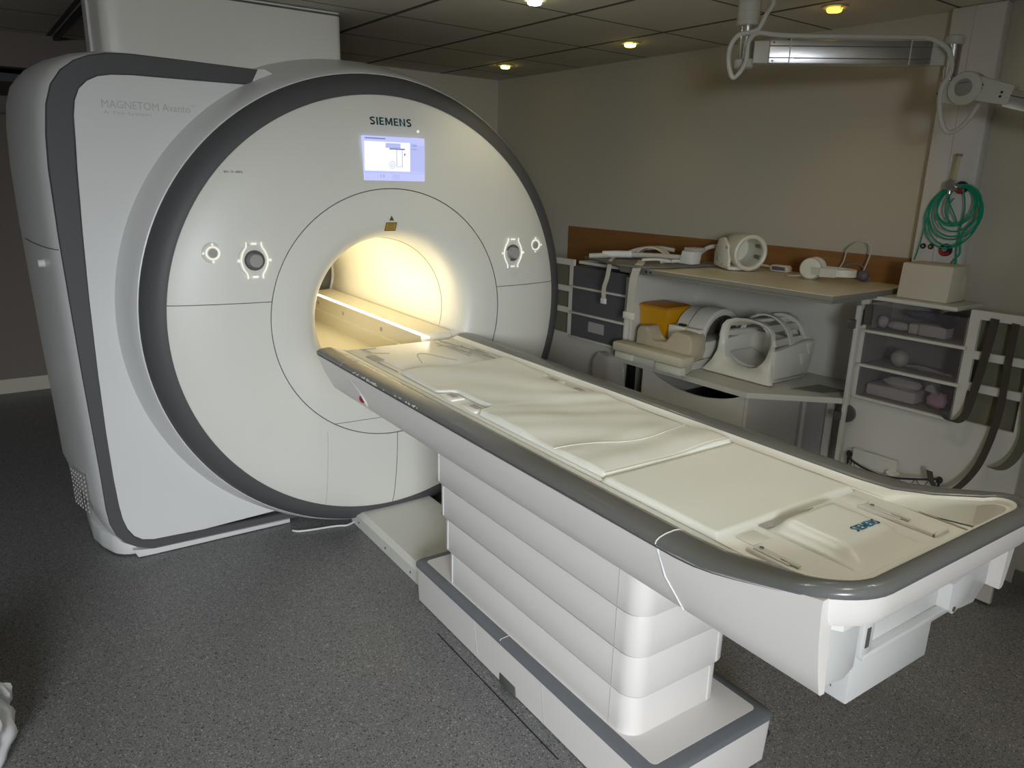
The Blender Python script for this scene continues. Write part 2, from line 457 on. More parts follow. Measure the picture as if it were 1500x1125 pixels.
# bore liner with the tube and its patient rail
part('bore_liner', MB().lathe([(.335, 3.2), (.335, 4.62), (.35, 4.68)], c, seg=96), 'bore_cream', sc)
part('liner_edge', MB().lathe([(.3365, 3.203), (.3335, 3.20), (.3345, 3.204)], c, seg=96), 'cushion_light', sc)
Zr = CAM_Z-.715
g = MB()
g.prism([(1.575, Zr-.20), (1.575, Zr-.085), (1.583, Zr-.08), (1.583, Zr), (1.61, Zr+.006), (1.74, Zr+.012), (1.76, Zr-.06), (1.60, Zr-.22)], 1, 3.06, 4.6)
gr = part('bore_ledge', g, 'bore_cream', sc)
for yy, zz in ((4.42, -.04), (4.02, -.045), (3.5, -.045)): part('screw', MB().cyl((1.5835, yy, Zr+zz), (1.578, yy, Zr+zz), .011), 'coil_grey', gr)
g = MB(); g.prism([(CX-.30, CZ-.26), (CX-.27, CZ-.32), (CX+.10, CZ-.333), (CX+.15, CZ-.27)], 1, 3.10, 4.6)
part('bore_floor', g, 'bore_cream', sc)
part('light_strip', MB().box(1.584, 1.594, 2.995, 4.45, Zr+.000, Zr+.008, .002), 'bore_light', sc)
# left service cover: outline in x,z
zo = CAM_Z
OUT = [(.978, .417), (.70, .424), (.50, .427), (.42, .422), (.36, .408), (.31, .386), (.262, .348), (.225, .295), (.203, .225), (.190, .12), (.184, 0), (.187, -.25), (.195, -.50), (.205, -.80), (.216, -1.05), (.224, -1.25), (.228, -1.39), (.236, -1.46), (.254, -1.515), (.285, -1.56), (.33, -1.592), (.39, -1.612), (.61, -1.618), (1.10, -1.622)]
INN = [(.945, .354), (.70, .352), (.50, .351), (.43, .346), (.385, .337), (.348, .318), (.318, .288), (.300, .245), (.291, .19), (.287, .10), (.281, 0), (.272, -.25), (.266, -.50), (.264, -.80), (.266, -1.05), (.272, -1.25), (.280, -1.385), (.288, -1.45), (.302, -1.50), (.325, -1.54), (.355, -1.563), (.40, -1.574), (.61, -1.580), (1.10, -1.585)]
Y0 = 3.345
g = MB()
fr = [[(x, Y0-.004, z+zo) for x, z in OUT], [(x, Y0-.012, z+zo) for x, z in [((a[0]*.94+b[0]*.06), (a[1]*.94+b[1]*.06)) for a, b in zip(OUT, INN)]], [(x, Y0-.012, z+zo) for x, z in [((a[0]*.08+b[0]*.92), (a[1]*.08+b[1]*.92)) for a, b in zip(OUT, INN)]], [(x, Y0+.002, z+zo) for x, z in INN]]
g.loft(fr, closed=False)
part('cover_band', g, 'band_grey', sc)
g = MB(); poly = [p for p in INN if p[0] < .95]+[(CX+1.0*cos(math.radians(a)), CZ-CAM_Z+1.0*sin(math.radians(a))) for a in range(253, 111, -4)]
poly = [(x, z+zo) for x, z in poly]
bm = bmesh.new(); vs = [bm.verts.new((x, Y0, z)) for x, z in poly]; bm.faces.new(vs); g.take(bm)
lp = part('front_panel', g, 'cover_white', sc)
g = MB(); g.prism([(.978, .417+zo), (1.006, .420+zo), (1.14, .36+zo), (1.05, .33+zo), (.945, .354+zo)], 1, Y0-.010, Y0+.05)
part('corner_piece', g, 'cover_white', sc)
def off(y):
    T = [(3.341, 0), (3.36, .012), (3.42, .030), (3.55, .052), (3.75, .075), (3.93, .088), (3.94, .082), (4.2, .098), (4.45, .09), (4.6, .05), (4.68, -.03)]
    for (a, b), (c_, d) in zip(T, T[1:]):
        if a <= y <= c_: return b+(d-b)*(y-a)/(c_-a)
    return 0
def side_ring(y):
    d = off(y); r = []
    for x, z in OUT:
        t = max(0, min(1, (1.0-x)/.75))
        Z = z+zo+(d*.5*t if z > .1 else 0)
        if z < -1.4: Z = max(.012, Z-.3*d)
        r.append((x-d*(t if z > -1.45 else .75*t), y, Z))
    return r
ys1 = [3.341, 3.36, 3.42, 3.48, 3.55, 3.65, 3.75, 3.85, 3.93]; ys2 = [3.94, 4.05, 4.2, 4.45, 4.6, 4.68]
part('side_cover', MB().loft([side_ring(y) for y in ys1], closed=False), 'cover_white', sc)
part('rear_side_cover', MB().loft([side_ring(y) for y in ys2], closed=False), 'cover_white_warm', sc)
# seams on the covers
g = MB()
pts = []
for yy in (3.343, 3.36, 3.42, 3.48, 3.55, 3.65, 3.75, 3.85, 3.93): pts.append((.186-off(yy)*.99-.001, yy, CAM_Z-.30))
g.tube(pts, .0018, 5)
part('side_seam', g, 'seam_dark', sc)
g = MB()
def facepts(x0, z0, x1, z1, n=20): return [(x0+(x1-x0)*i/n, yface(math.hypot(x0+(x1-x0)*i/n-CX, z0+(z1-z0)*i/n-CZ))-.0002, z0+(z1-z0)*i/n) for i in range(n+1)]
zs = CAM_Z-.502
part('panel_seam', MB().tube(facepts(CX+.004, CZ-.556, CX+.004, CZ-.936), .0016, 5), 'seam_dark', sc)
part('panel_seam', MB().tube(facepts(1.13, CAM_Z-1.068, 1.44, CAM_Z-1.068), .0013, 5), 'seam_dark', sc)
part('panel_seam', MB().tube(facepts(CX+math.sqrt(.556**2-(zs-CZ)**2), zs, CX+math.sqrt(.937**2-(zs-CZ)**2), zs), .0016, 5), 'seam_dark', sc)
g.tube(facepts(CX-math.sqrt(.937**2-(zs-CZ)**2), zs, CX-math.sqrt(.556**2-(zs-CZ)**2), zs), .0016, 5)
part('panel_seam', g, 'seam_dark', sc)
part('panel_crease', MB().tube(facepts(CX-.335, CZ-.50, CX-.335, CZ-.87), .0010, 5), 'seam_soft', sc)
# skirt and foot under the left cover
part('skirt', MB().prism([(.33, .004), (.40, .004), (1.0, .004), (1.0, .024), (.40, .028), (.31, .045)], 1, 3.325, 3.36, .002), 'cover_white', sc)
part('foot_cover', MB().prism([(.33, 3.352), (.285, 3.362), (.245, 3.40), (.205, 3.50), (.185, 3.62), (.18, 3.85), (.30, 3.95), (.5, 3.95), (.5, 3.352)], 2, .004, .10, .02), 'cover_white', sc)
# vent grille on the side
g = MB()
for i in range(6):
    for j in range(9):
        yy = 3.46+.05*i; zz = .20+.020*j-.008*i; xx = .213-off(yy)-.003+(.200-zz)*.02
        g.box(xx-.0015, xx+.003, yy+.004, yy+.034, zz, zz+.008)
part('vent_grille', g, 'seam_soft', sc, smooth=False)
part('side_button', MB().cyl((.150, 3.55, 1.27), (.118, 3.55, 1.27), .016, bev=.003), 'cover_white', sc)
# display
g = MB(); sx0, sx1, sz0, sz1 = 1.306, 1.592, CAM_Z-.014, CAM_Z+.166
ysc = yface(.65)-.004
def quad(g, x0, x1, z0, z1, lift): g.box(x0, x1, ysc-lift-.0004, ysc-lift, z0, z1)
g.cur = 0; g.box(sx0, sx1, ysc, ysc+.02, sz0, sz1)
g.cur = 1; quad(g, sx0+.004, sx0+.215, sz0+.04, sz1-.022, .0008)
g.cur = 2; quad(g, sx0, sx1, sz0+.030, sz0+.036, .0008); quad(g, sx0+.215, sx1, sz0+.04, sz1-.03, .0008); quad(g, sx0+.13, sx0+.165, sz0+.004, sz0+.026, .0008)
g.cur = 2
quad(g, sx0+.10, sx0+.17, sz1-.044, sz1-.026, .0012)
g.cur = 3
quad(g, sx0+.10, sx0+.17, sz1-.045, sz1-.0435, .0014); quad(g, sx0+.118, sx0+.19, sz1-.052, sz1-.046, .0014)
for a, b, z0, z1 in ((.150, .152, .058, .128), (.176, .178, .058, .128), (.150, .178, .058, .0595), (.076, .078, .012, .025), (.088, .091, .012, .025)): quad(g, sx0+a, sx0+b, sz0+z0, sz0+z1, .0014)
quad(g, sx0+.006, sx0+.10, sz1-.012, sz1-.007, .0014)
quad(g, sx0+.186, sx0+.193, sz1-.075, sz1-.066, .0014)
g.tube([(sx0+.13+.013*cos(a*PI/8), ysc-.001, sz0+.065+.015*sin(a*PI/8)) for a in range(16)], .001, 5, closed=True)
g.tube([(sx0+.13+.005*cos(a*PI/8), ysc-.001, sz0+.063+.006*sin(a*PI/8)) for a in range(16)], .001, 5, closed=True)
scr = part('display_screen', g, ['screen_blue', 'screen_white', 'screen_mid', 'screen_line'], sc, smooth=False)
scr['label'] = 'lit blue display showing a table outline'
g = fit_text('Table', .03, .012); g.v = [(sx0+.218+p[0], ysc-.002-p[2], sz1-.036+p[1]) for p in g.v]
g2 = fit_text('ready', .028, .009); g2.v = [(sx0+.220+p[0], ysc-.002-p[2], sz1-.052+p[1]) for p in g2.v]; g.add(g2.v, g2.f)
part('screen_text', g, 'screen_line', scr)
# lettering
o = part('lettering', onface(stroke_word('SIEMENS', .193, .031), 1.352, CAM_Z+.213), 'siemens_teal', sc); o['label'] = 'dark teal SIEMENS lettering'
g = fit_text('MAGNETOM Avanto', .315, .028); g.v = [(.387+p[0], Y0-.001-p[2], CAM_Z+.228+p[1]) for p in g.v]
g2 = fit_text('TM', .012, .008); g2.v = [(.706+p[0], Y0-.001-p[2], CAM_Z+.250+p[1]) for p in g2.v]; g.add(g2.v, g2.f)
g2 = fit_text('A Tim System', .165, .014); g2.v = [(.390+p[0], Y0-.001-p[2], CAM_Z+.203+p[1]) for p in g2.v]; g.add(g2.v, g2.f)
part('model_lettering', g, 'print_grey', sc)
part('serial_print', onface(fit_text('BRO - 70 - 058976', .066, .008, .01), .752, CAM_Z+.001), 'print_black', sc)
part('indicator', MB().sphere((1.575, yface(.81)-.001, CAM_Z+.196), .006, (1, .4, 1)), 'ring_white', sc)
# laser label
g = MB(); g.add([(1.402, 3.045, 0), (1.424, 3.045, 0), (1.413, 3.045, .024)], [(0, 1, 2)])
lx, lz = 1.424, CAM_Z-.181
g = MB(); g.add([(0, 0, 0), (.022, 0, 0), (.011, .021, 0), (0, 0, .0008), (.022, 0, .0008), (.011, .021, .0008)], [(0, 1, 2), (5, 4, 3), (0, 3, 4, 1), (1, 4, 5, 2), (2, 5, 3, 0)])
g.v = [(lx-.011+p[0], 3.0205-p[2], lz+p[1]) for p in g.v]
part('warning_triangle', g, 'label_brown', sc)
g = MB(); g.cur = 0; g.box(-.026, .026, -.018, .018, 0, .0008); g.cur = 1; g.box(-.022, .022, -.014, .014, .0008, .0014)
g.cur = 0
for k in range(4): g.box(-.018, .018-.004*(k % 2), .009-.006*k, .011-.006*k, .0014, .0018)
g.v = [(p[0]+p[1]*.25, p[1], p[2]) for p in g.v]
g.v = [(lx-.004+p[0], 3.0215-p[2]+.10*max(0, -p[1]), lz-.026+p[1]) for p in g.v]
part('warning_label', g, ['label_brown', 'label_yellow'], sc, smooth=False)
# control knobs
def control(x, z, R=1.0, face=True):
    y = yface(math.hypot(x-CX, z-CZ))
    g = MB(); g.lathe([(.0, y-.002), (.062*R, y-.002), (.064*R, y+.001)], (x, 0, z), seg=40)
    rr = math.hypot(x-CX, z-CZ)
    pl = part('control_plate', g, 'cover_white_warm', sc)
    k = part('control_knob', MB().lathe([(.0335, y-.001), (.0335, y-.005), (.030, y-.010), (.0285, y-.022), (.0255, y-.025), (0, y-.025)], (x, 0, z), seg=40), 'knob_grey', sc)
    part('knob_cap', MB().lathe([(.026, y-.0245), (.024, y-.027), (0, y-.0275)], (x, 0, z), seg=32), 'cab_grey', k)
    part('knob_recess', MB().lathe([(.033, y-.003), (.040, y-.004), (.0405, y-.001)], (x, 0, z), seg=40), 'seam_dark', k)
    g = MB()
    for s in (-1, 1):
        pts = [(x+s*.030, y-.006, z+.072), (x+s*.031, y-.006, z+.055), (x+s*.045, y-.006, z+.03), (x+s*.052, y-.006, z), (x+s*.045, y-.006, z-.03), (x+s*.031, y-.006, z-.055), (x+s*.030, y-.006, z-.072)]
        g.tube(pts, .0032, 6, smooth=5)
        g.box(x+s*.062-.004, x+s*.062+.004, y-.006, y, z-.005, z+.005)
    g.box(x-.011, x+.011, y-.006, y, z+.062, z+.069); g.box(x-.011, x+.011, y-.006, y, z-.069, z-.062)
    part('control_mark', g, 'ring_white', pl)
def small_control(x, z):
    y = yface(math.hypot(x-CX, z-CZ))
    pl = part('button_plate', MB().lathe([(0, y-.002), (.040, y-.002), (.041, y+.002)], (x, 0, z), seg=32), 'cover_white_warm', sc)
    g = MB(); g.tube([(x+.024*cos(a*PI/12), y-.004, z+.024*sin(a*PI/12)) for a in range(24)], .0036, 6, closed=True)
    for dx, dz in ((.036, 0), (-.036, 0), (0, .034), (0, -.034)): g.box(x+dx-.0035, x+dx+.0035, y-.005, y, z+dz-.0035, z+dz+.0035)
    part('button_ring', g, 'ring_white', pl)
    part('button', MB().lathe([(.0, y-.008), (.015, y-.008), (.018, y-.003)], (x, 0, z), seg=24), 'coil_grey', pl)
control(.832, CAM_Z-.333); control(2.078, CAM_Z-.342); small_control(.681, CAM_Z-.302); small_control(2.234, CAM_Z-.310)
# reflection-free fixings: little screws on the face
# housing above the magnet
d = thing('duct_housing', 'pale boxed duct housing above the scanner reaching the ceiling', 'duct', (1.0, 4.1, 2.0))
R = []
for zz in (1.95, H-.004):
    ring = [(.62, 4.5, zz), (.43, 3.97, zz), (.421, 3.93, zz), (.424, 3.80, zz), (.430, 3.775, zz), (.442, 3.64, zz), (.452, 3.605, zz), (.475, 3.592, zz), (.52, 3.589, zz)]+[(.52+.065*i, 3.589, zz) for i in range(1, 14)]+[(1.43, 3.589, zz), (1.445, 3.595, zz), (1.450, 3.61, zz), (1.450, 4.5, zz)]+[(1.45-.06*i, 4.5, zz) for i in range(1, 13)]
    if zz < 2.2: ring = [(x, y, max(2.035, CZ+math.sqrt(1.112**2-(x-CX)**2)-.01)) for x, y, _ in ring]
    R.append(ring)
part('housing_shell', MB().loft(R), 'cover_white_warm', d, ang=50)
part('housing_edge', MB().tube([(.424, 3.785, 1.97), (.424, 3.785, H-.006)], .005, 6), 'cover_white', d)
part('shadow_gap', MB().box(.53, 1.449, 3.586, 3.60, H-.020, H-.012), 'seam_dark', d)

# ------------------------------------------------------------------ patient table
tb = thing('patient_table', 'long white patient table with grey rails on a stepped pedestal, docked to the scanner', 'patient table', (CX, 1.75, 0))
HW = .382; YE = .55; YF = 2.99
def sm(t): t = max(0, min(1, t)); return t*t*(3-2*t)
def lift(y): return .072*sm((.93-y)/.40)
def upath(hw, ye, rc, yf, n=10, y_from=None):
    L = []
    ystart = yf
    k = 0
    for i in range(25): L.append((CX-hw, ystart+(ye+rc-ystart)*i/24, -1, 0))
    for i in range(1, n+1):
        a = PI+PI/2*i/n; L.append((CX-hw+rc+rc*cos(a), ye+rc+rc*sin(a), cos(a), sin(a)))
    for i in range(1, 13): L.append((CX-hw+rc+(2*hw-2*rc)*i/12, ye, 0, -1))
    for i in range(1, n+1):
        a = -PI/2+PI/2*i/n; L.append((CX+hw-rc+rc*cos(a), ye+rc+rc*sin(a), cos(a), sin(a)))
    for i in range(1, 25): L.append((CX+hw, ye+rc+(yf-ye-rc)*i/24, 1, 0))
    return L
RC = .12
def sweepU(prof, yfun=None, cut=None):
    path = upath(HW, YE, RC, YF); rings = []
    for (x, y, nx, ny) in path:
        if cut and not cut(x, y): continue
        r = []
        k_ = 1-.55*sm((.80-y)/.24) if abs(nx) > .01 or y > .6 else .45
        for (o_, z) in prof:
            o_ = o_*k_
            yy = y-ny*o_; xx = x-nx*o_
            if yfun: yy = yfun(xx, yy, z)
            r.append((xx, yy, z+lift(y)+CAM_Z))
        rings.append(r)
    return rings
rail = [(.012, -.731), (.003, -.729), (-.003, -.724), (-.001, -.717), (.008, -.7115), (.026, -.7075), (.050, -.706), (.066, -.708), (.078, -.713), (.083, -.719), (.082, -.730)]
part('side_rail', MB().loft(sweepU(rail)), 'rail_grey', tb, ang=50)
inner = [(.081, -.714), (.086, -.7165), (.094, -.7195), (.122, -.7235)]
def fl(rings):  # inner wall drops to the fixed deck level
    out = []
    for r in rings:
        q = list(r); q[-1] = (q[-1][0], q[-1][1], CAM_Z-.7245); out.append(q)
    return out
part('inner_rim', MB().loft(fl(sweepU(inner)), closed=False), 'deck_cream', tb)
def slant(x, y, z):
    return y-(abs(z)-.725)*.75 if y > 2.8 else y
cross = [(.005, -.727), (.006, -.748), (.012, -.772), (.026, -.785), (.05, -.788), (.12, -.786), (.12, -.728)]
part('end_bar', MB().loft(sweepU(cross, cut=lambda x, y: y < .672)), 'table_white', tb, ang=45)
seampts = [(CX-HW+.002, .984, CAM_Z-.728), (CX-HW+.0095, .960, CAM_Z-.79), (CX-HW+.0215, .940, CAM_Z-.825), (CX-HW+.034, .923, CAM_Z-.859)]
# side fascias
for s in (-1, 1):
    rings = []
    ys = [2.99-(2.99-1.0)*i/20 for i in range(21)]+[.98, .90, .85, .80, .75, .72, .69, .665, .64, .62, .605]
    for y in ys:
        l = lift(y); xb = 0
        t = max(0, (.75-y)/.14)
        pr = [(.004, -.727+l), (.003, -.745+l*.95), (.010, -.79+l*.6), (.022, -.825+l*.2), (.034, -.857), (.040, -.862), (.052, -.862), (.046, -.80), (.036, -.727+l)]
        bend = 0
        rings.append([(CX+s*(HW-o_-bend), (y-(abs(z)-.727)*.72 if y > 2.9 else y), CAM_Z+z) for o_, z in pr])
    part('side_panel', MB().loft(rings), 'table_white', tb, ang=40)
part('panel_seam', MB().tube(seampts, .0024, 6), 'cover_white', tb)
part('rail_seam', MB().tube([(CX-HW+o_-.000, .983, CAM_Z+z+.0005) for o_, z in rail[2:10]], .0016, 6), 'cover_white', tb)
part('rail_seam', MB().tube([(CX-HW+o_, 2.72, CAM_Z+z+.0004) for o_, z in rail[2:9]], .0012, 6), 'seam_soft', tb)
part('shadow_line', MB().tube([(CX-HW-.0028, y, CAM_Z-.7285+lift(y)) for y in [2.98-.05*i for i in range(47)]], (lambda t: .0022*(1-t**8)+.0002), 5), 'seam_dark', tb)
# chipped paint along the rail edge
g = MB()
for i in range(34):
    y = 2.05+random.random()*.62 if i % 4 else 2.42+random.random()*.1
    g.sphere((CX-HW-.003, y, CAM_Z-.722+random.random()*.007), .0032, (.5, 1+2.5*random.random(), .7), 6, 4)
g.sphere((CX-HW-.003, 2.40, CAM_Z-.721), .004, (.5, 7, .7), 6, 4)
part('paint_chip', g, 'table_white', tb)
# deck
g = MB(); g.prism([(CX-.275, 2.985), (CX-.275, .66), (CX+.275, .66), (CX+.275, 2.985)], 2, CAM_Z-.80, CAM_Z-.732)
part('deck', g, 'deck_cream', tb)
g = MB()
for s in (-1, 1): g.tube([(CX+s*.266, 2.98, CAM_Z-.7240), (CX+s*.266, .64, CAM_Z-.7240)], .0022, 5)
part('deck_groove', g, 'seam_soft', tb)
g = MB(); g.box(CX-.262, CX+.262, .608, 2.975, CAM_Z-.735, CAM_Z-.724, .003)
part('table_board', g, 'deck_cream', tb)
g = MB(); g.prism([(CX-.325, 2.88), (CX+.325, 2.88), (CX+.325, .68), (CX-.325, .68)], 2, CAM_Z-.858, CAM_Z-.745)
part('underframe', g, 'table_white', tb)
part('foot_floor', MB().prism([(CX-.350, 1.0), (CX-.350, .66), (CX-.31, .60), (CX+.31, .60), (CX+.350, .66), (CX+.350, 1.0)], 2, CAM_Z-.742, CAM_Z-.7275), 'deck_cream', tb)
# head end plate and its connector details
g = MB(); g.prism([(1.235, 2.965), (1.60, 2.965), (1.60, 2.47), (1.33, 2.40), (1.235, 2.50)], 2, CAM_Z-.726, CAM_Z-.7205, .001)
part('end_plate', g, 'deck_cream', tb)
g = MB()
for a, b in (((1.24, 2.94), (1.30, 2.94)), ((1.24, 2.94), (1.245, 2.86)), ((1.245, 2.86), (1.31, 2.82)), ((1.33, 2.40), (1.235, 2.50)), ((1.33, 2.40), (1.60, 2.47)), ((1.56, 2.86), (1.66, 2.80)), ((1.62, 2.95), (1.66, 2.72)), ((1.585, 2.93), (1.59, 2.62)), ((1.20, 2.70), (1.205, 2.52)), ((1.645, 2.66), (1.66, 2.52)), ((1.60, 2.80), (1.62, 2.66))):
    g.tube([(a[0], a[1], CAM_Z-.7205), (b[0], b[1], CAM_Z-.7205)], .0022, 5)
g.tube([(1.37+.10*t, 2.66+.10*sin(t*PI), CAM_Z-.7203) for t in [i/10 for i in range(-2, 14)]], .0018, 5)
part('plate_edge', g, 'cab_grey', tb)
for x0, y0 in ((1.200, 2.72), (1.64, 2.62)):
    part('plate_socket', MB().box(x0, x0+.045, y0, y0+.10, CAM_Z-.727, CAM_Z-.719, .004), 'coil_grey', tb)
# pair of coil sockets on the near edge, mirrored on the far edge
for (x0, y0, s) in ((1.205, 2.13, 1), (1.205, 1.98, 1), (1.640, 2.13, -1), (1.640, 1.98, -1)):
    k = part('coil_socket', MB().box(x0-.014, x0+.04, y0-.045, y0+.045, CAM_Z-.726, CAM_Z-.7175, .004), 'deck_cream', tb)
    part('socket_hole', MB().box(x0+.004, x0+.028, y0-.028, y0+.022, CAM_Z-.7185, CAM_Z-.7168, .0005), 'coil_grey', k)
# foot end: raised hood with logo, two slide handles and two guide strips
def hood(x, y, u, v):
    ex = min(1, min(u, 1-u)/.17); ey = min(1, (1-v)/.12); e0 = min(1, v/.36)
    c_ = 1-(2*u-1)**4*.35
    return CAM_Z-.7235+.030*(sm(ex)**.8)*sm(e0)*sm(min(1, ey))*c_
g = MB(); g.sheet(CX-.128, CX+.112, .672, .905, 24, 24, hood, .004)
part('foot_hood', g, 'deck_cream', tb, ang=80)
g = MB(); g.lathe([(.0, CAM_Z-.7235), (.03, CAM_Z-.7235)], (CX-.02, .902, 0), axis=2, seg=20)
g = MB(); g.prism([(1.31, .908), (1.36, .895), (1.42, .905), (1.50, .917), (1.42, .925), (1.31, .925)], 2, CAM_Z-.722, CAM_Z-.7205)
part('hood_recess', g, 'seam_soft', tb)
for xc_ in (1.222, 1.628):
    h_ = part('slide_lock', MB().box(xc_-.010, xc_+.010, .775, .862, CAM_Z-.724, CAM_Z-.7205, .0015), 'cover_white', tb)
    part('lock_screw', MB().cyl((xc_, .848, CAM_Z-.7215), (xc_, .848, CAM_Z-.717), .005), 'steel', h_)
    part('lock_lever', MB().box(xc_-.005, xc_+.005, .757, .800, CAM_Z-.7215, CAM_Z-.7165, .0015), 'cover_white', h_)
for xc_ in (1.196, 1.600):
    part('guide_strip', MB().box(xc_-.004, xc_+.004, .685, .865, CAM_Z-.724, CAM_Z-.716, .0015), 'table_white', tb)
    part('guide_stop', MB().box(xc_-.004, xc_+.055, .683, .691, CAM_Z-.724, CAM_Z-.716, .0015), 'table_white', tb)
for s in (-1, 1): part('hinge_cover', MB().box(CX+s*.185-.03, CX+s*.185+.03, .868, .915, CAM_Z-.725, CAM_Z-.7205, .002), 'deck_cream', tb)
g = stroke_word('SIEMENS', .088, .021)
# reads from the foot end side, laid on the hood
def lay(p):
    x = 1.415+p[0]; y = .757+p[1]; u = (x-(CX-.128))/.24; v = (y-.672)/.233
    return (x, y, hood(x, y, u, v)+.0008+p[2])
g.v = [lay(p) for p in g.v]
o = part('lettering', g, 'siemens_blue', tb); o['label'] = 'blue SIEMENS lettering'
# emergency stop on the fascia
xs_ = CX-HW+.020
g = MB(); g.tube([(CX-HW+.004, 2.655, CAM_Z-.763), (CX-HW+.007, 2.60, CAM_Z-.779), (CX-HW+.012, 2.556, CAM_Z-.802), (CX-HW+.023, 2.535, CAM_Z-.833), (CX-HW+.028, 2.540, CAM_Z-.845)], .0042, 8, smooth=5)
part('stop_bezel', g, 'cover_white', tb)
es = part('emergency_stop', MB().sphere((xs_+.004, 2.570, CAM_Z-.822), .017, (.8, 1.2, 1)), 'red', tb); es['label'] = 'red emergency stop button'
# end panels under the foot end
g = MB(); g.box(CX-.31, CX+.31, .650, .675, CAM_Z-.872, CAM_Z-.735, .004)
part('end_panel', g, 'cover_white', tb)
g = MB(); g.prism([(CX-.330, CAM_Z-.735), (CX-.330, CAM_Z-.850), (CX-.285, CAM_Z-.885), (CX-.22, CAM_Z-.895), (CX-.19, CAM_Z-.88), (CX-.19, CAM_Z-.735)], 1, .632, .662, .004)
part('corner_panel', g, 'cover_white', tb)
g = MB(); g.prism([(CX+.330, CAM_Z-.735), (CX+.330, CAM_Z-.855), (CX+.285, CAM_Z-.895), (CX+.22, CAM_Z-.89), (CX+.19, CAM_Z-.88), (CX+.19, CAM_Z-.735)], 1, .632, .70, .004)
part('corner_panel', g, 'cover_white', tb)
part('lower_box', MB().box(1.268, 1.572, .648, .80, CAM_Z-.985, CAM_Z-.87, .003), 'cover_white', tb)
part('handle_ledge', MB().box(1.272, 1.60, .630, .66, CAM_Z-.878, CAM_Z-.862, .003), 'cover_white', tb)
part('recess_cover', MB().box(1.272, 1.60, .648, .66, CAM_Z-.862, CAM_Z-.76, .002), 'cover_white', tb)
pl = part('end_bracket', MB().box(1.255, 1.292, .628, .66, CAM_Z-.862, CAM_Z-.785, .004), 'cover_white', tb)
part('bracket_slot', MB().box(1.264, 1.276, .6265, .63, CAM_Z-.842, CAM_Z-.80), 'seam_dark', pl)
pl = part('end_bracket', MB().prism([(1.575, CAM_Z-.80), (1.575, CAM_Z-.862), (1.60, CAM_Z-.880), (1.665, CAM_Z-.86), (1.70, CAM_Z-.79)], 1, .622, .66, .003), 'cover_white', tb)
part('bracket_slot', MB().cyl((1.60, .6225, CAM_Z-.866), (1.60, .6205, CAM_Z-.866), .006), 'seam_dark', pl)
part('panel_line', MB().tube([(1.148, .6385, CAM_Z-.77), (1.185, .6385, CAM_Z-.90)], .0012, 5), 'seam_dark', tb)
# pedestal: four stacked shells
px0 = 1.236
def rrect(x0, x1, y0, y1, r, n=6):
    P = []
    for cx_, cy_, a in ((x1-r, y1-r, 0), (x0+r, y1-r, PI/2), (x0+r, y0+r, PI), (x1-r, y0+r, 1.5*PI)):
        for i in range(n+1): P.append((cx_+r*cos(a+PI/2*i/n), cy_+r*sin(a+PI/2*i/n)))
    return P
for i in range(5):
    z0 = .182+.1235*i; z1 = z0+.1235
    if i == 4: z1 = CAM_Z-.862
    e_ = .028*i
    g = MB(); P = rrect(px0+.001*i, 1.60+e_*.8, 1.193-.0015*i, 2.205+e_*1.3, .055)
    q = .0010
    rings = []
    P2 = rrect(px0+.001*i+q, 1.60+e_*.8-q, 1.193-.0015*i+q, 2.205+e_*1.3-q, .053)
    rings = [[(x, y, z0) for x, y in P2], [(x, y, z0+.0012) for x, y in P], [(x, y, z1-.001) for x, y in P], [(x, y, z1) for x, y in P2]]
    sh = part('pedestal_shell', g.loft(rings), 'table_white', tb, ang=50)
    part('shell_seam', MB().tube([(px0+.001*i-.0003, 1.275, z0+.004), (px0+.001*i-.0003, 1.275, z1-.004)], .0011, 5), 'seam_soft', sh)
    part('shell_edge', MB().tube([(px0+.001*i-.0005, 2.15+e_*1.3, z0+.004), (px0+.001*i-.0005, 2.15+e_*1.3, z1-.004)], .0024, 5), 'cover_white', sh)
    part('corner_edge', MB().tube([(1.545+e_*.8, 1.1925-.0015*i, z0+.004), (1.545+e_*.8, 1.1925-.0015*i, z1-.004)], .0026, 5), 'cover_white', sh)
    if i: part('shell_joint', MB().tube([(x, y, z0) for x, y in rrect(px0+.001, 1.60+e_*.8-.001, 1.193, 2.205+e_*1.3-.001, .054)], .0011, 5, closed=True), 'seam_soft', sh)
# base
base = MB()
def ringb(x0, x1, y0, y1, r, z): return [(x, y, z) for x, y in rrect(x0, x1, y0, y1, r)]
base.loft([ringb(1.214, 1.690, 1.072, 2.395, .02, .004), ringb(1.196, 1.678, 1.052, 2.385, .03, .165), ringb(1.196, 1.678, 1.052, 2.385, .03, .172)])
bs = part('base', base, 'table_white', tb, ang=50)
sp_ = MB(); sp_.loft([ringb(1.194, 1.680, 1.050, 2.387, .03, .166), ringb(1.194, 1.680, 1.050, 2.387, .03, .176), ringb(1.200, 1.674, 1.056, 2.381, .028, .182), ringb(1.232, 1.642, 1.092, 2.352, .016, .183)], cap1=False)
part('base_stripe', sp_, 'stripe_grey', tb, ang=50)
part('base_plate', MB().loft([ringb(1.232, 1.642, 1.092, 2.352, .016, .176), ringb(1.232, 1.642, 1.092, 2.352, .016, .184)]), 'table_white', tb)
part('base_notch', MB().box(1.208, 1.24, 1.69, 1.785, .003, .042, .004), 'seam_dark', bs)
g = MB()
for y in (1.93, 1.535): g.tube([(1.2125, y, .01), (1.1955, y, .162)], .001, 5)
part('base_joint', g, 'seam_soft', bs)
part('stripe_joint', MB().tube([(1.196, 1.765, .1785), (1.200, 1.765, .1835), (1.232, 1.765, .1845)], .0011, 5), 'cover_white', bs)

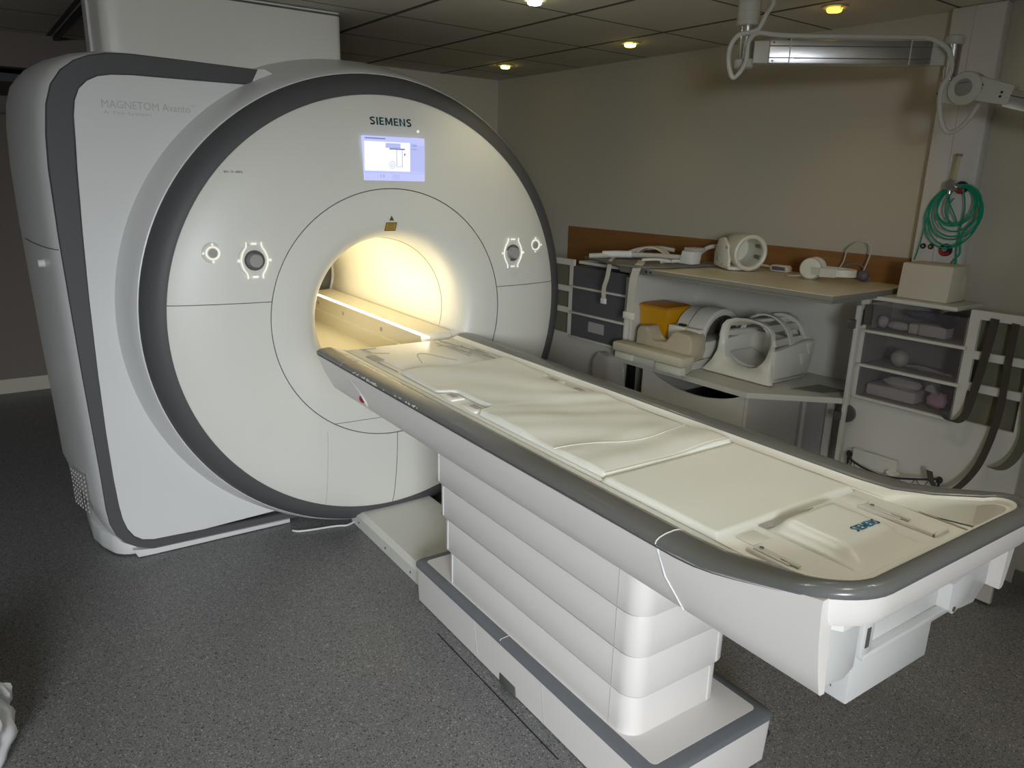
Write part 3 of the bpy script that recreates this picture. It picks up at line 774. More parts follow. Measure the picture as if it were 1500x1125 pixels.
# cable channel plate on the floor between table and scanner
g = MB(); g.loft([[(1.262, 2.40, .002), (1.262, 3.19, .002), (1.66, 3.19, .002), (1.66, 2.40, .002)], [(1.262, 2.40, .06), (1.262, 3.17, .06), (1.66, 3.17, .06), (1.66, 2.40, .06)], [(1.285, 2.40, .078), (1.285, 3.15, .078), (1.65, 3.15, .078), (1.65, 2.40, .078)]])
cp = thing('cable_cover', 'flat white metal cable cover on the floor between scanner and table base', 'cable cover', (1.45, 2.79, 0))
part('cover_plate', g, 'cover_white_warm', cp)
for y in (3.10, 2.80, 2.55): part('screw', MB().cyl((1.262, y, .03), (1.2595, y, .03), .005), 'seam_dark', cp)
single('floor_cable', MB().tube([(1.27, 3.17, .006), (1.22, 3.15, .006), (1.17, 3.17, .006), (1.02, 3.20, .006), (.98, 3.23, .006)], .005, 6, smooth=5), 'cover_white', 'thin white cable on the floor at the foot of the scanner face', 'cable', (1.2, 3.15, 0))
single('floor_wire', MB().tube([(1.70, 1.17, .004), (1.74, 1.13, .004), (1.77, 1.12, .02), (1.755, 1.16, .035), (1.72, 1.18, .03)], .003, 6, smooth=6), 'black', 'small loop of black wire beside the grey striped table base', 'wire', (1.73, 1.15, 0))

# mattresses
def mat1(x, y, u, v):
    e_ = min(min(u, 1-u)*.52, min(v, 1-v)*.40)/.006
    return CAM_Z-.7236+.012*(1-(1-min(1, e_))**2)+.0008*sin(9*x+14*y)
single('mattress_pad', MB().sheet(CX-.262, CX+.250, .925, 1.303, 50, 40, mat1, .0002), 'mattress', 'smooth cream pad at the foot end of the table, nearest the hood', 'mattress', (CX, 1.12, CAM_Z-.724), group=None, ang=70)
def mat2(x, y, u, v):
    e_ = min(min(u, 1-u)*.50, min(v, 1-v)*1.1)/.007
    w_ = .0052*sin(6*y+3.5*sin(5*x+y))*sin(4.2*x+1.7*y)+.0028*sin(17*y-6*x+2*sin(9*x))+.0015*sin(31*y+22*x+3*sin(7*y))+.0035*sin(9*y+20*(x-CX)*.6)
    bump = .012*math.exp(-((y-1.38)/.06)**2)+.010*math.exp(-((y-1.50-.1*(x-CX))/.045)**2)*(1-.4*u)+.008*math.exp(-((y-1.93+.3*(x-CX))/.05)**2)*u
    return CAM_Z-.7205+(.010+w_*.8+bump*.6)*(1-(1-min(1, e_))**2)
def m2map(p):
    x, y, z = p
    # far end runs askew like the photo's loose cover
    t = (y-1.31)/(2.62-1.31)
    u = (x-(CX-.245))/.495
    ins = .062*sm((y-1.915)/.02)*sm((2.205-y)/.05)
    return (x+ins*(1-u)-ins*.85*u*u+.03*max(0, t-.55)*(1-u), y, z)
single('mattress_pad', MB().sheet(CX-.245, CX+.250, 1.305, 2.50, 60, 110, mat2, .0005, map=m2map), 'mattress', 'long creased cream pad over the middle of the table', 'mattress', (CX, 1.9, CAM_Z-.724), ang=80)
for o_ in [o for o in C0.objects if o.name.startswith('mattress_pad')][1:2]:
    g = MB(); pts = []
    for i in range(25):
        u = i/24; x = CX-.24+.485*u; y = 1.505-.055*math.exp(-((u-.5)/.4)**2)+.03*(1-u)**3+.012*sin(6*u)
        v = (y-1.305)/1.195; pts.append((x, y, mat2(x, y, (x-CX+.245)/.495, v)+.0015))
    g.tube(pts, .0011, 6)
    part('welt', g, 'mattress', o_)
    g = MB(); pts = []
    for i in range(25):
        u = i/24; x = CX-.24+.485*u; pts.append((x, 1.308, mat2(x, 1.335, max(.05, min(.95, u)), .03)-.001))
    g.tube(pts, .0015, 6)
    part('hem', g, 'mattress', o_)

# ------------------------------------------------------------------ cabinet (room frame)
cb = thing('storage_cabinet', 'white open coil cabinet with smoky drawers built into both swung out doors', 'cabinet', (3.3, 2.3, 0), True)
part('back_panel', MB().box(3.485, 3.500, 1.62, 2.86, 0, 1.185), 'cab_white', cb, smooth=False)
part('side_panel', MB().box(2.95, 3.485, 2.845, 2.863, 0, 1.185, .001), 'cab_white', cb, smooth=False)
sh = MB(); sh.prism([(2.865, 2.84), (2.865, 2.0), (3.19, 1.692), (3.484, 1.692), (3.484, 2.84)], 2, .698, .718, .002)
part('shelf', sh, 'cab_white', cb, smooth=False)
part('shelf_edge', MB().ribbon([(2.862, 2.84, .705), (2.862, 2.0, .705), (3.188, 1.690, .705)], (0, 0, 1), .026, .004, smooth=0), 'cab_frame', cb, smooth=False)
part('shelf_insert', MB().prism([(3.10, 1.93), (3.30, 1.90), (3.30, 1.76), (3.17, 1.80)], 2, .7182, .7205, .0008), 'edge_grey', cb, smooth=False)
# drawer block under the shelf
part('drawer_side', MB().box(2.87, 3.48, 1.992, 2.010, 0, .696), 'cab_white', cb, smooth=False)
part('drawer_side', MB().box(2.89, 3.48, 2.665, 2.683, 0, .696), 'cab_white', cb, smooth=False)
n = 14
arc = [(2.66, .690), (2.62, .690)]+[(2.60-(2.60-2.035)*i/n, .690-.062*sin(PI*i/n)**.8 if 0 < i < n else .690) for i in range(n+1)]+[(2.012, .690), (2.012, .532), (2.66, .505)]
dr = part('drawer', MB().prism(arc, 0, 2.868, 2.884), 'cab_white', cb, smooth=False)
part('drawer_box', MB().box(2.90, 3.40, 2.03, 2.65, .50, .52).box(3.40, 3.41, 2.03, 2.65, .50, .66), 'black', dr, smooth=False)
dr = part('drawer', MB().prism([(2.66, .478), (2.012, .505), (2.012, .06), (2.66, .06)], 0, 2.868, 2.884), 'cab_white', cb, smooth=False)
part('recess_panel', MB().box(3.30, 3.32, 1.70, 1.992, 0, .696), 'cab_grey', cb, smooth=False)
part('pipe_strip', MB().box(3.285, 3.30, 1.952, 1.967, 0, .696, .002).box(3.285, 3.30, 1.80, 1.840, 0, .696, .002), 'cab_white', cb, smooth=False)
part('door_post', MB().box(2.925, 2.95, 2.862, 2.885, 0, 1.15, .003), 'cab_frame', cb)
part('door_post', MB().box(3.165, 3.195, 1.680, 1.700, 0, 1.15, .003), 'cab_frame', cb)
part('gap_shade', MB().box(2.93, 2.96, 2.80, 2.84, 0, .68), 'black', cb, smooth=False)  # black strip standing in for the shade in the gap beside the drawers
# doors with inset drawers
def door(x, yh, yd0, yd1, yend, slots, s):
    # hinge side yh, drawers yd0..yd1, far end yend ; s = +1 door runs to +y
    g = MB(); t = .018
    zt = 1.195; DZ = [1.165, 1.040, .885, .738]
    lo, hi = min, max
    def b(y0, y1, z0, z1): g.box(x, x+t, lo(y0, y1), hi(y0, y1), z0, z1)
    b(yh, yend, .02, .738-.012)                  # lower leaf
    b(yh, yd0, .726, zt)                         # hinge stile
    ys0, ys1 = slots
    b(yd1, ys0, .726, zt)                        # stile between drawers and slots
    b(ys1, yend, .726, zt)
    b(ys0, ys1, 1.160, zt); b(ys0, ys1, 1.002, 1.034); b(ys0, ys1, .872, .905); b(ys0, ys1, .726, .745)
    dp = part('door', g, 'cab_white', cb, smooth=False)
    part('top_board', MB().box(x-.004, x+.24, lo(yh, yd1-s*.05), hi(yh, yd1-s*.05), 1.178, 1.195, .002), 'cab_frame', dp, smooth=False)
    part('slot_backing', MB().box(x+.03, x+.035, lo(ys0, ys1)-.01, hi(ys0, ys1)+.01, .73, 1.17), 'olive_back', dp, smooth=False)
    for i in range(3):
        z1, z0 = DZ[i]-.006, DZ[i+1]+.006
        d0 = MB(); a, c_ = lo(yd0, yd1)+.004, hi(yd0, yd1)-.004
        d0.box(x-.003, x+.001, a, c_, z0, z1, .001)
        dd = part('drawer', d0, 'smoky_plastic' if s < 0 else 'smoky_dark', cb, smooth=False)
        part('drawer_tray', MB().box(x+.002, x+.21, a, c_, z0-.002, z0+.001).box(x+.205, x+.21, a, c_, z0, z1).box(x+.002, x+.20, a, a+.003, z0, z1).box(x+.002, x+.20, c_-.003, c_, z0, z1), 'coil_grey' if s < 0 else 'smoky_dark', dd, smooth=False)
        part('drawer_lip', MB().box(x-.016, x+.02, a-.014, c_+.014, z0-.013, z0-.001, .003), 'cab_frame', dd)
    return dp
dR = door(3.20, 1.700, 1.664, 1.250, .975, (1.212, 1.020), -1)
dL = door(2.95, 2.884, 2.890, 3.352, 3.70, (3.385, 3.60), 1)
g = MB(); g.box(3.186, 3.20, 1.640, 1.672, 1.065, 1.155, .003); g.cyl((3.19, 1.685, 1.06), (3.19, 1.685, 1.13), .010); g.box(3.15, 3.166, 1.690, 1.722, 1.045, 1.085, .003)
part('hinge', g, 'hinge', dR)
g = MB(); P = [(1.700+.005, .607), (1.700+.005, .69)]+[(1.69-.045*sin(a*PI/10), .648+.042*cos(a*PI/10)) for a in range(11)]
g.prism(P, 0, 3.180, 3.199, .001); g.box(3.15, 3.175, 1.695, 1.722, .615, .655, .002)
part('hinge', g, 'hinge', dR)
part('hinge', MB().box(2.925, 2.955, 2.845, 2.875, .70, .76, .004), 'hinge', dL)
part('paper_label', MB().box(2.9435, 2.9465, 3.06, 3.19, .79, .85), 'cab_grey', dL, smooth=False)
part('panel_scuff', MB().box(3.199, 3.2, 1.10, 1.24, .03, .06, .0003), 'seam_soft', dR)
g = MB(); g.tube([(3.195, 1.17, .105), (3.185, 1.15, .11), (3.192, 1.13, .09)], .007, 6, smooth=4); g.tube([(3.195, 1.10, .07), (3.19, 1.07, .055), (3.193, 1.05, .075)], .006, 6, smooth=4)
part('foot_fitting', g, 'coil_grey', dR)

# worktop
wt = thing('worktop', 'thick cream worktop with a grey edge on top of the coil cabinet', 'worktop', (3.2, 2.2, 1.186), True)
part('top_sheet', MB().box(2.842, 3.494, 1.632, 2.855, 1.2175, 1.2205, .001), 'worktop_cream', wt, smooth=False)
part('edge_board', MB().box(2.838, 3.494, 1.628, 2.858, 1.1965, 1.2172, .003), 'edge_grey', wt)
part('front_profile', MB().box(2.842, 3.49, 1.632, 2.855, 1.186, 1.1965, .001), 'edge_grey', wt)
g = MB(); g.cyl((2.839, 2.66, 1.205), (2.836, 2.66, 1.205), .006); g.cyl((2.839, 2.63, 1.205), (2.836, 2.63, 1.205), .006)
part('edge_hole', g, 'black', wt)

# ------------------------------------------------------------------ things on the worktop
WT = 1.2212
# head coil, hollow drum lying tilted
hcoil = thing('head_coil', 'cream hollow drum shaped head coil lying on the worktop', 'head coil', (3.22, 2.45, WT), True)
M = Matrix.Translation((3.25, 2.34, WT+.094)) @ Euler((math.radians(4), 0, math.radians(-24))).to_matrix().to_4x4() @ Matrix.Scale(.86, 4)
prof = [(.080, .01), (.084, -.004), (.096, -.010), (.106, -.004), (.108, .012), (.105, .05), (.098, .12), (.088, .19), (.074, .205), (.05, .208), (0, .208)]
shell = MB(); shell.lathe(prof, (0, 0, 0), seg=48); shell.xf(M)
part('shell', shell, 'coil_cream', hcoil)
inn = MB(); inn.lathe([(.083, .002), (.083, .05), (.078, .17), (.0, .175)], (0, 0, 0), seg=40); inn.xf(M)
part('inner_liner', inn, 'coil_cream', hcoil)
g = MB(); g.prism([(-.112, .04), (-.112, .215), (-.04, .225), (.05, .225), (.05, .06), (-.02, .02), (-.08, .02)], 2, -.108, -.088, .006); g.xf(M)
part('foot', g, 'coil_cream', hcoil)
g = MB(); g.prism([(.045, -.106), (.225, -.106), (.235, -.03), (.20, .055), (.14, .072), (.08, .03), (.05, -.05)], 0, -.112, -.092, .006); g.xf(M)
part('side_wing', g, 'coil_cream', hcoil)
for (yy, zz, r) in ((.17, -.06, .011), (.11, -.085, .006), (.20, -.02, .006), (.08, .02, .008)):
    part('knob', MB().cyl((-.112, yy, zz), (-.118, yy, zz), r).xf(M), 'coil_grey', hcoil)
for z0_ in (-.042, .022):
    part('window_slot', MB().box(.066, .086, .012, .075, z0_, z0_+.022, .004).xf(M), 'edge_grey', hcoil)
part('cable', MB().tube([(3.30, 2.56, WT+.06), (3.34, 2.60, WT+.10), (3.30, 2.66, WT+.09), (3.22, 2.68, WT+.03), (3.18, 2.69, WT+.02)], .012, 8, smooth=6), 'hose_grey', hcoil)
# small tracer box
sb = thing('connector_box', 'small oval white connector with a dark window lying on the worktop', 'connector', (3.40, 2.26, WT), True)
part('housing', MB().prism([(2.205+.0, 1.224), (2.215, 1.2215), (2.30, 1.2215), (2.312, 1.228), (2.315, 1.245), (2.30, 1.257), (2.215, 1.257), (2.205, 1.245)], 0, 3.385, 3.425, .004), 'cream_box', sb)
part('window', MB().box(3.383, 3.387, 2.222, 2.298, 1.230, 1.249, .003), 'bulb_purple', sb)
part('lead', MB().tube([(3.41, 2.31, 1.24), (3.42, 2.40, 1.243), (3.43, 2.52, 1.235)], .007, 6, smooth=4), 'cream_box', sb)
# headphones
hp = thing('headphones', 'cream padded headphones lying on their side on the worktop', 'headphones', (3.32, 1.95, WT), True)
q = Matrix.Translation((3.25, 2.0, WT+.053)) @ Euler((0, math.radians(8), math.radians(18))).to_matrix().to_4x4()
g = MB(); g.lathe([(0, -.004), (.030, -.004), (.046, 0), (.052, .010), (.052, .022), (.045, .030), (0, .030)], (0, 0, 0), axis=0, seg=32)
part('ear_cup', g.xf(q), 'coil_cream', hp)
part('ear_pad', MB().lathe([(.02, .030), (.030, .044), (.042, .044), (.049, .036), (.047, .028)], (0, 0, 0), axis=0, seg=32).xf(q), 'black', hp)
q2 = Matrix.Translation((3.35, 2.03, WT+.050)) @ Euler((0, math.radians(-8), math.radians(200))).to_matrix().to_4x4()
g = MB(); g.lathe([(0, -.004), (.030, -.004), (.044, 0), (.049, .010), (.049, .022), (.043, .030), (0, .030)], (0, 0, 0), axis=0, seg=32)
part('ear_cup', g.xf(q2), 'coil_cream', hp)
g = MB(); g.ribbon([(3.245, 1.985, WT+.045), (3.235, 1.92, WT+.043), (3.25, 1.85, WT+.045), (3.29, 1.808, WT+.045), (3.33, 1.818, WT+.045), (3.36, 1.87, WT+.045), (3.362, 1.95, WT+.045), (3.355, 2.0, WT+.045)], (0, 0, 1), .032, .010)
part('headband', g, 'coil_cream', hp)
g = MB(); g.ribbon([(3.229, 1.935, WT+.043), (3.238, 1.862, WT+.045)], (0, 0, 1), .040, .012, smooth=0)
part('band_sleeve', g, 'coil_white', hp)
part('cable', MB().tube([(3.27, 2.045, 1.235), (3.25, 2.10, 1.228), (3.27, 2.14, 1.225)], .004, 6, smooth=4), 'hose_grey', hp)
# squeeze bulb with its tube
sq = thing('squeeze_bulb', 'grey purple squeeze bulb with a looping grey tube by the wooden board', 'squeeze bulb', (3.44, 1.836, WT), True)
part('bulb', MB().sphere((3.44, 1.84, WT+.026), .026, (1, 1.15, 1)), 'bulb_purple', sq)
part('tube', MB().tube([(3.46, 2.00, 1.235), (3.465, 1.963, 1.295), (3.46, 1.945, 1.362), (3.45, 1.889, 1.399), (3.45, 1.842, 1.400), (3.45, 1.824, 1.373), (3.45, 1.830, 1.325), (3.443, 1.845, 1.262)], .0035, 6, smooth=6), 'hose_grey', sq)
single('air_tube', MB().tube([(3.46, 2.01, 1.228), (3.47, 1.95, 1.285), (3.465, 1.88, 1.295), (3.455, 1.84, 1.27), (3.44, 1.80, 1.225)], .003, 6, smooth=6), 'edge_grey', 'thin brownish tube arched behind the headphones', 'tube', (3.46, 1.9, WT), True)

# flat coil with straps, hanging over the left end of the worktop
fc = thing('flexible_coil', 'flat dark grey body coil plate with pale straps on the left end of the worktop', 'body coil', (3.0, 2.85, WT), True)
part('plate', MB().prism([(2.77, 2.80), (2.80, 2.66), (2.92, 2.60), (3.28, 2.56), (3.36, 2.60), (3.36, 3.02), (3.10, 3.20), (2.86, 3.17)], 2, 1.2225, 1.236, .005), 'vinyl_grey', fc)
part('bar', MB().tube([(2.84, 3.10, 1.246), (2.90, 3.04, 1.252), (2.97, 2.98, 1.258), (3.03, 2.90, 1.262), (3.10, 2.72, 1.266), (3.14, 2.62, 1.262)], .014, 10, smooth=6), 'hose_grey', fc)
part('sleeve', MB().tube([(2.90, 3.055, 1.257), (2.945, 2.995, 1.262), (3.00, 2.93, 1.263)], .019, 12), 'cover_white', fc)
part('bar', MB().tube([(3.04, 3.04, 1.25), (3.10, 2.97, 1.285), (3.16, 2.88, 1.298), (3.20, 2.80, 1.29)], .011, 8, smooth=6), 'hose_grey', fc)
part('wrap', MB().ribbon([(3.08, 2.98, 1.25), (3.09, 2.92, 1.295), (3.10, 2.86, 1.305), (3.11, 2.80, 1.29), (3.10, 2.75, 1.262)], (1, .2, 0), .05, .010), 'foam', fc)
part('strap', MB().ribbon([(2.94, 2.80, 1.245), (2.86, 2.72, 1.246), (2.80, 2.69, 1.225), (2.79, 2.70, 1.16), (2.79, 2.705, 1.08), (2.79, 2.708, .985)], (0, 1, 0), .052, .005), 'webbing', fc)
part('strap_tip', MB().box(2.783, 2.797, 2.675, 2.755, .955, .992, .004), 'coil_cream', fc)
part('strap', MB().ribbon([(2.96, 3.02, 1.24), (2.86, 2.94, 1.242), (2.81, 2.90, 1.225), (2.80, 2.905, 1.15), (2.80, 2.925, 1.09), (2.80, 2.923, 1.035)], (0, 1, 0), .028, .005), 'webbing', fc)
part('strap_tip', MB().box(2.795, 2.808, 2.905, 2.945, 1.005, 1.035, .004), 'cover_white', fc)
part('pad', MB().ribbon([(2.93, 2.78, 1.252), (2.98, 2.72, 1.258), (3.02, 2.66, 1.252)], (.8, .5, 0), .03, .012), 'foam', fc)
pg = thing('coil_plug', 'angular white coil plug standing beside the drum shaped head coil', 'plug', (3.10, 2.60, 1.237), True)
part('plug_body', MB().prism([(2.575, 1.238), (2.665, 1.238), (2.645, 1.308), (2.565, 1.308)], 0, 3.08, 3.15, .006), 'cover_white', pg)
part('plug_top', MB().box(3.075, 3.155, 2.548, 2.628, 1.306, 1.326, .004), 'coil_grey', pg)
part('lead', MB().tube([(3.09, 2.66, 1.25), (3.03, 2.70, 1.246), (2.99, 2.70, 1.246)], .009, 8, smooth=5), 'coil_white', pg)

# cream box on the right drawers
bx = thing('foam_block', 'large cream foam block standing on the right hand drawers by the wall', 'block', (3.32, 1.47, 1.195), True)
part('block', MB().prism([(3.25, 1.1955), (3.43, 1.1955), (3.43, 1.345), (3.265, 1.345)], 1, 1.370, 1.578, .006), 'cream_box', bx)
part('end_dent', MB().sphere((3.39, 1.372, 1.27), .03, (.8, .15, 1.3)), 'foam', bx)

# ------------------------------------------------------------------ things on the shelf
SH = .7185
sbn = thing('sharps_bin', 'tall yellow bin with an orange lid at the left end of the cabinet shelf', 'bin', (3.25, 2.73, SH), True)
P = lambda w0, w1, x0, x1, z: [(x0, w0, z), (x1, w0, z), (x1, w1, z), (x0, w1, z)]
part('bin_body', MB().loft([P(2.665, 2.825, 3.02, 3.17, SH+.001), P(2.645, 2.836, 3.0, 3.19, SH+.275)]), 'bin_yellow', sbn)
part('bin_lid', MB().loft([P(2.64, 2.842, 2.995, 3.196, SH+.275), P(2.64, 2.842, 2.995, 3.196, SH+.287), P(2.66, 2.82, 3.02, 3.17, SH+.297)]), 'bin_lid', sbn)

# spine and head coil with cushion
hb = thing('padded_head_coil', 'white arched head coil with a brown cushion on a cream base on the shelf', 'head coil', (3.05, 2.55, SH), True)
part('base', MB().prism([(2.83, 2.835), (2.83, 2.345), (2.97, 2.42), (3.34, 2.44), (3.34, 2.62), (2.99, 2.62), (2.985, 2.835)], 2, SH+.002, SH+.045, .005), 'coil_white', hb)
part('base_pad', MB().box(2.80, 2.90, 2.345, 2.838, SH+.045, SH+.098, .014), 'cushion_light', hb)
part('base_clip', MB().box(2.812, 2.86, 2.70, 2.825, SH+.008, SH+.044, .004), 'coil_cream', hb)
part('base_clip', MB().box(2.812, 2.86, 2.36, 2.53, SH+.002, SH+.044, .004), 'coil_cream', hb)
g = MB()
cu = [(2.40, .045), (2.375, .10), (2.375, .175), (2.40, .195), (2.485, .20), (2.515, .185), (2.53, .125), (2.63, .115), (2.655, .13), (2.67, .18), (2.685, .195), (2.735, .19), (2.752, .165), (2.76, .045)]
g.prism([(y, SH+z) for y, z in cu], 0, 2.895, 2.99, .014, 3)
g.prism([(2.42, SH+.045), (2.415, SH+.10), (2.415, SH+.17), (2.435, SH+.19), (2.48, SH+.185), (2.50, SH+.045)], 0, 2.97, 3.06, .014, 3)
part('cushion', g, 'cushion', hb)
def arch(pr, m, nm, a1=PI):
    g = MB(); g.lathe(pr, (3.20, 0, SH+.135), axis=1, seg=28, a0=0, a1=a1); part(nm, g, m, hb)
arch([(.130, 2.50), (.152, 2.50), (.155, 2.62), (.130, 2.625)], 'coil_white', 'arch_band')
arch([(.132, 2.428), (.150, 2.425), (.164, 2.432), (.168, 2.45), (.168, 2.53), (.160, 2.54), (.130, 2.54)], 'coil_white', 'arch_shell')
arch([(.131, 2.43), (.131, 2.62)], 'edge_grey', 'arch_liner')
part('lower_shell', MB().box(3.06, 3.345, 2.435, 2.615, SH+.045, SH+.135, .01), 'coil_white', hb)
part('front_block', MB().box(3.005, 3.06, 2.52, 2.63, SH+.105, SH+.205, .006), 'coil_cream', hb)
part('front_block', MB().box(3.012, 3.06, 2.43, 2.52, SH+.155, SH+.205, .006), 'coil_cream', hb)
part('latch', MB().box(3.02, 3.045, 2.535, 2.575, SH+.203, SH+.215, .003), 'black', hb)

# birdcage head coil: wide front frame
hc2 = thing('cage_head_coil', 'large off-white cage head coil with an open front frame on the cabinet shelf', 'head coil', (3.25, 2.27, SH), True)
xf0 = 3.09
# front frame: solid rounded plate with large opening, flaring at the bottom
def flare(y, z):  # front plate leans forward toward the bottom
    t = max(0, 1-z/.16); return xf0-.06*t*t
ang_n = 40; rings = []
yc = 2.200
outer, inner_ = [], []
HO = [(0, 0), (.09, 0), (.17, 0), (.207, .002), (.192, .022), (.172, .055), (.160, .10), (.157, .15), (.156, .20), (.148, .238), (.122, .266), (.07, .283), (0, .289)]
HI = [(0, .040), (.035, .042), (.065, .050), (.090, .064), (.108, .082), (.120, .105), (.127, .135), (.131, .165), (.132, .200), (.126, .226), (.104, .249), (.06, .265), (0, .271)]
outer = [(yc+y, z) for y, z in HO]+[(yc-y, z) for y, z in HO[-2:0:-1]]
inner_ = [(yc+y, z) for y, z in HI]+[(yc-y, z) for y, z in HI[-2:0:-1]]
g = MB()
g.loft([[(flare(y, z)+.022, y, SH+.006+z) for y, z in outer], [(flare(y, z), y, SH+.006+z) for y, z in outer],
        [(flare(y, z)-.0, y+(yy-y)*.2, SH+.006+z+(zz-z)*.2) for (y, z), (yy, zz) in zip(outer, inner_)],
        [(flare(y, z)+.012, y, SH+.006+z) for y, z in inner_], [(xf0+.04, y, SH+.006+z) for y, z in inner_]], closed=True, cap0=False, cap1=False)
part('front_frame', g, 'coil_cream', hc2, ang=60)
g = MB(); g.prism([(xf0+.01, SH+.002), (3.38, SH+.002), (3.40, SH+.05), (3.43, SH+.13), (3.43, SH+.185), (3.36, SH+.19), (xf0+.01, SH+.16)], 1, yc-.172, yc-.140, .006)
g.prism([(xf0+.01, SH+.002), (3.38, SH+.002), (3.40, SH+.05), (3.43, SH+.13), (3.43, SH+.185), (3.36, SH+.19), (xf0+.01, SH+.16)], 1, yc+.140, yc+.172, .006)
g.box(xf0+.01, 3.38, yc-.172, yc+.172, SH+.002, SH+.025, .004); g.box(3.35, 3.40, yc-.17, yc+.17, SH+.01, SH+.19, .006)
part('lower_body', g, 'coil_white', hc2)
g = MB()
for a in (20, 52, 90, 128, 160):
    ra = math.radians(a)
    p = [(xx, yc+(.160-.03*t)*cos(ra)*1.05, SH+.15+(.135-.012*t)*sin(ra)) for t, xx in ((0, xf0+.01), (.5, 3.22), (1, 3.40))]
    g.ribbon(p, (0, -sin(ra), cos(ra)), .032, .014)
g.lathe([(.128, 3.385), (.150, 3.385), (.150, 3.42), (.10, 3.43), (.0, 3.43)], (0, yc, SH+.148), axis=0, seg=28, a0=0, a1=PI)
g.lathe([(.150, 3.24), (.158, 3.24), (.158, 3.27), (.150, 3.27)], (0, yc, SH+.148), axis=0, seg=28, a0=0, a1=PI)
part('cage_bars', g, 'coil_white', hc2)
g = MB(); g.sheet(3.14, 3.34, yc-.125, yc+.125, 10, 20, lambda x, y, u, v: SH+.055+.045*(2*v-1)**2, .01)
part('head_pad', g, 'coil_white', hc2)
g = MB()
for y0, z0, xx in ((yc-.1735, .10, 3.33), (yc-.1735, .15, 3.38)): g.prism([(xx-.03, SH+z0+.03), (xx+.01, SH+z0+.035), (xx, SH+z0-.03)], 1, y0-.003, y0+.004)
part('side_mark', g, 'coil_cream', hc2)

# white cloth bag left door foot
def crumple(sd, amt=.12, f=5):
    rnd = random.Random(sd); ph = [rnd.random()*6.28 for _ in range(6)]
    def fn(c_):
        return 1+amt*(sin(f*c_.x*2+ph[0])*cos(f*c_.y*1.7+ph[1])+.6*sin(f*1.9*c_.z+ph[2]+2*c_.x)+.35*sin(11*c_.y+7*c_.z+ph[3]))
    return fn
bgm = MB()
def bagz(x, y, u, v): return 0
W_ = 12; rings = []
bag = MB(); idx = 26; rr = []
for k in range(14):
    t = k/13; z = .40+.305*t; ring = []
    for j in range(36):
        a = 2*PI*j/36
        f_ = 1+.10*sin(5*a+4*t)+.05*sin(11*a-6*t)
        yw = .150*(1-.10*t-.35*t**8+.03*sin(9*t)); xw = .050*(1-.45*t)
        ring.append((2.885+xw*cos(a)*f_, 2.945+yw*sin(a)*(.92+.08*f_), z+.008*sin(3*a)*t))
    rr.append(ring)
bag.loft(rr)
tag(bag.build('cloth_bag', 'coil_grey', None, org=(2.9, 2.95, .40), room=True, ang=80), 'crumpled pale cloth bag hanging low on the left cabinet door, below its drawers', 'bag')

# contents seen through the right-hand drawers
g = MB(); g.box(3.24, 3.31, 1.345, 1.455, 1.050, 1.098, .004)
single('bandage_roll', g, 'content', 'pale boxed bandage roll at the right in the topmost drawer of the right door', 'bandage', (3.27, 1.40, 1.05), True)
single('bandage_roll', MB().box(3.24, 3.31, 1.46, 1.50, 1.050, 1.094, .008), 'content', 'short pale bandage roll in the middle of the topmost drawer of the right door', 'bandage', (3.27, 1.48, 1.05), True)
single('cotton_pack', MB().sphere((3.27, 1.555, 1.070), .030, (.8, 1.6, .65), fn=crumple(2, .06)), 'content', 'soft pale pack in the left of the topmost drawer of the right door', 'pack', (3.27, 1.55, 1.05), True)
single('cotton_pack', MB().sphere((3.27, 1.625, 1.078), .028, (.8, .8, 1.0), fn=crumple(3, .05)), 'content', 'upright rounded pack against the left side of the topmost right door drawer', 'pack', (3.27, 1.62, 1.05), True)
single('plastic_pack', MB().sphere((3.31, 1.47, 1.125), .024, (.8, 3.5, .8), fn=crumple(4, .08)), 'bluebag', 'dark blue plastic pack at the back of the topmost right door drawer', 'pack', (3.31, 1.47, 1.10), True)
single('round_dial', MB().cyl((3.218, 1.335, 1.135), (3.226, 1.335, 1.135), .036, seg=28), 'black', 'black round disc in the upper right of the topmost right door drawer', 'disc', (3.22, 1.335, 1.10), True)
single('white_ball', MB().sphere((3.27, 1.525, .932), .037, (1, 1, 1.05)), 'coil_white', 'round white ball in the middle drawer of the right door', 'ball', (3.27, 1.525, .895), True)
g = MB()
for i in range(4): g.tube([(3.26+.01*i, 1.49-.01*i, .905), (3.25, 1.43, .912+.006*sin(i*2)), (3.27, 1.36, .904), (3.26, 1.30+.012*i, .902)], .005, 6, smooth=4)
single('tube_bundle', g, 'coil_grey', 'flat bundle of clear tubing beside the white ball in the middle drawer', 'tubing', (3.26, 1.4, .895), True)
single('folded_cloth', MB().box(3.235, 3.36, 1.42, 1.640, .7465, .80, .012), 'content', 'folded pale cloth lying flat in the bottom drawer of the right door', 'cloth', (3.3, 1.54, .742), True)
single('crumpled_cloth', MB().sphere((3.28, 1.50, .822), .030, (.9, 2.6, .85), fn=crumple(8, .12, 6)), 'content', 'loose crumpled cloth on top of the folded cloth in the bottom drawer', 'cloth', (3.28, 1.5, .80), True)
single('cloth_bundle', MB().sphere((3.27, 1.345, .785), .036, (.8, 1.15, 1.0), fn=crumple(9, .12, 5)), 'pink', 'pink crumpled cloth bundle at the right end of the bottom drawer', 'cloth', (3.27, 1.34, .745), True)
single('white_packet', MB().prism([(1.335, .822), (1.385, .826), (1.375, .848), (1.355, .858)], 0, 3.225, 3.245, .003), 'cover_white', 'small bright white packet on top of the pink bundle in the bottom drawer', 'packet', (3.235, 1.36, .82), True)

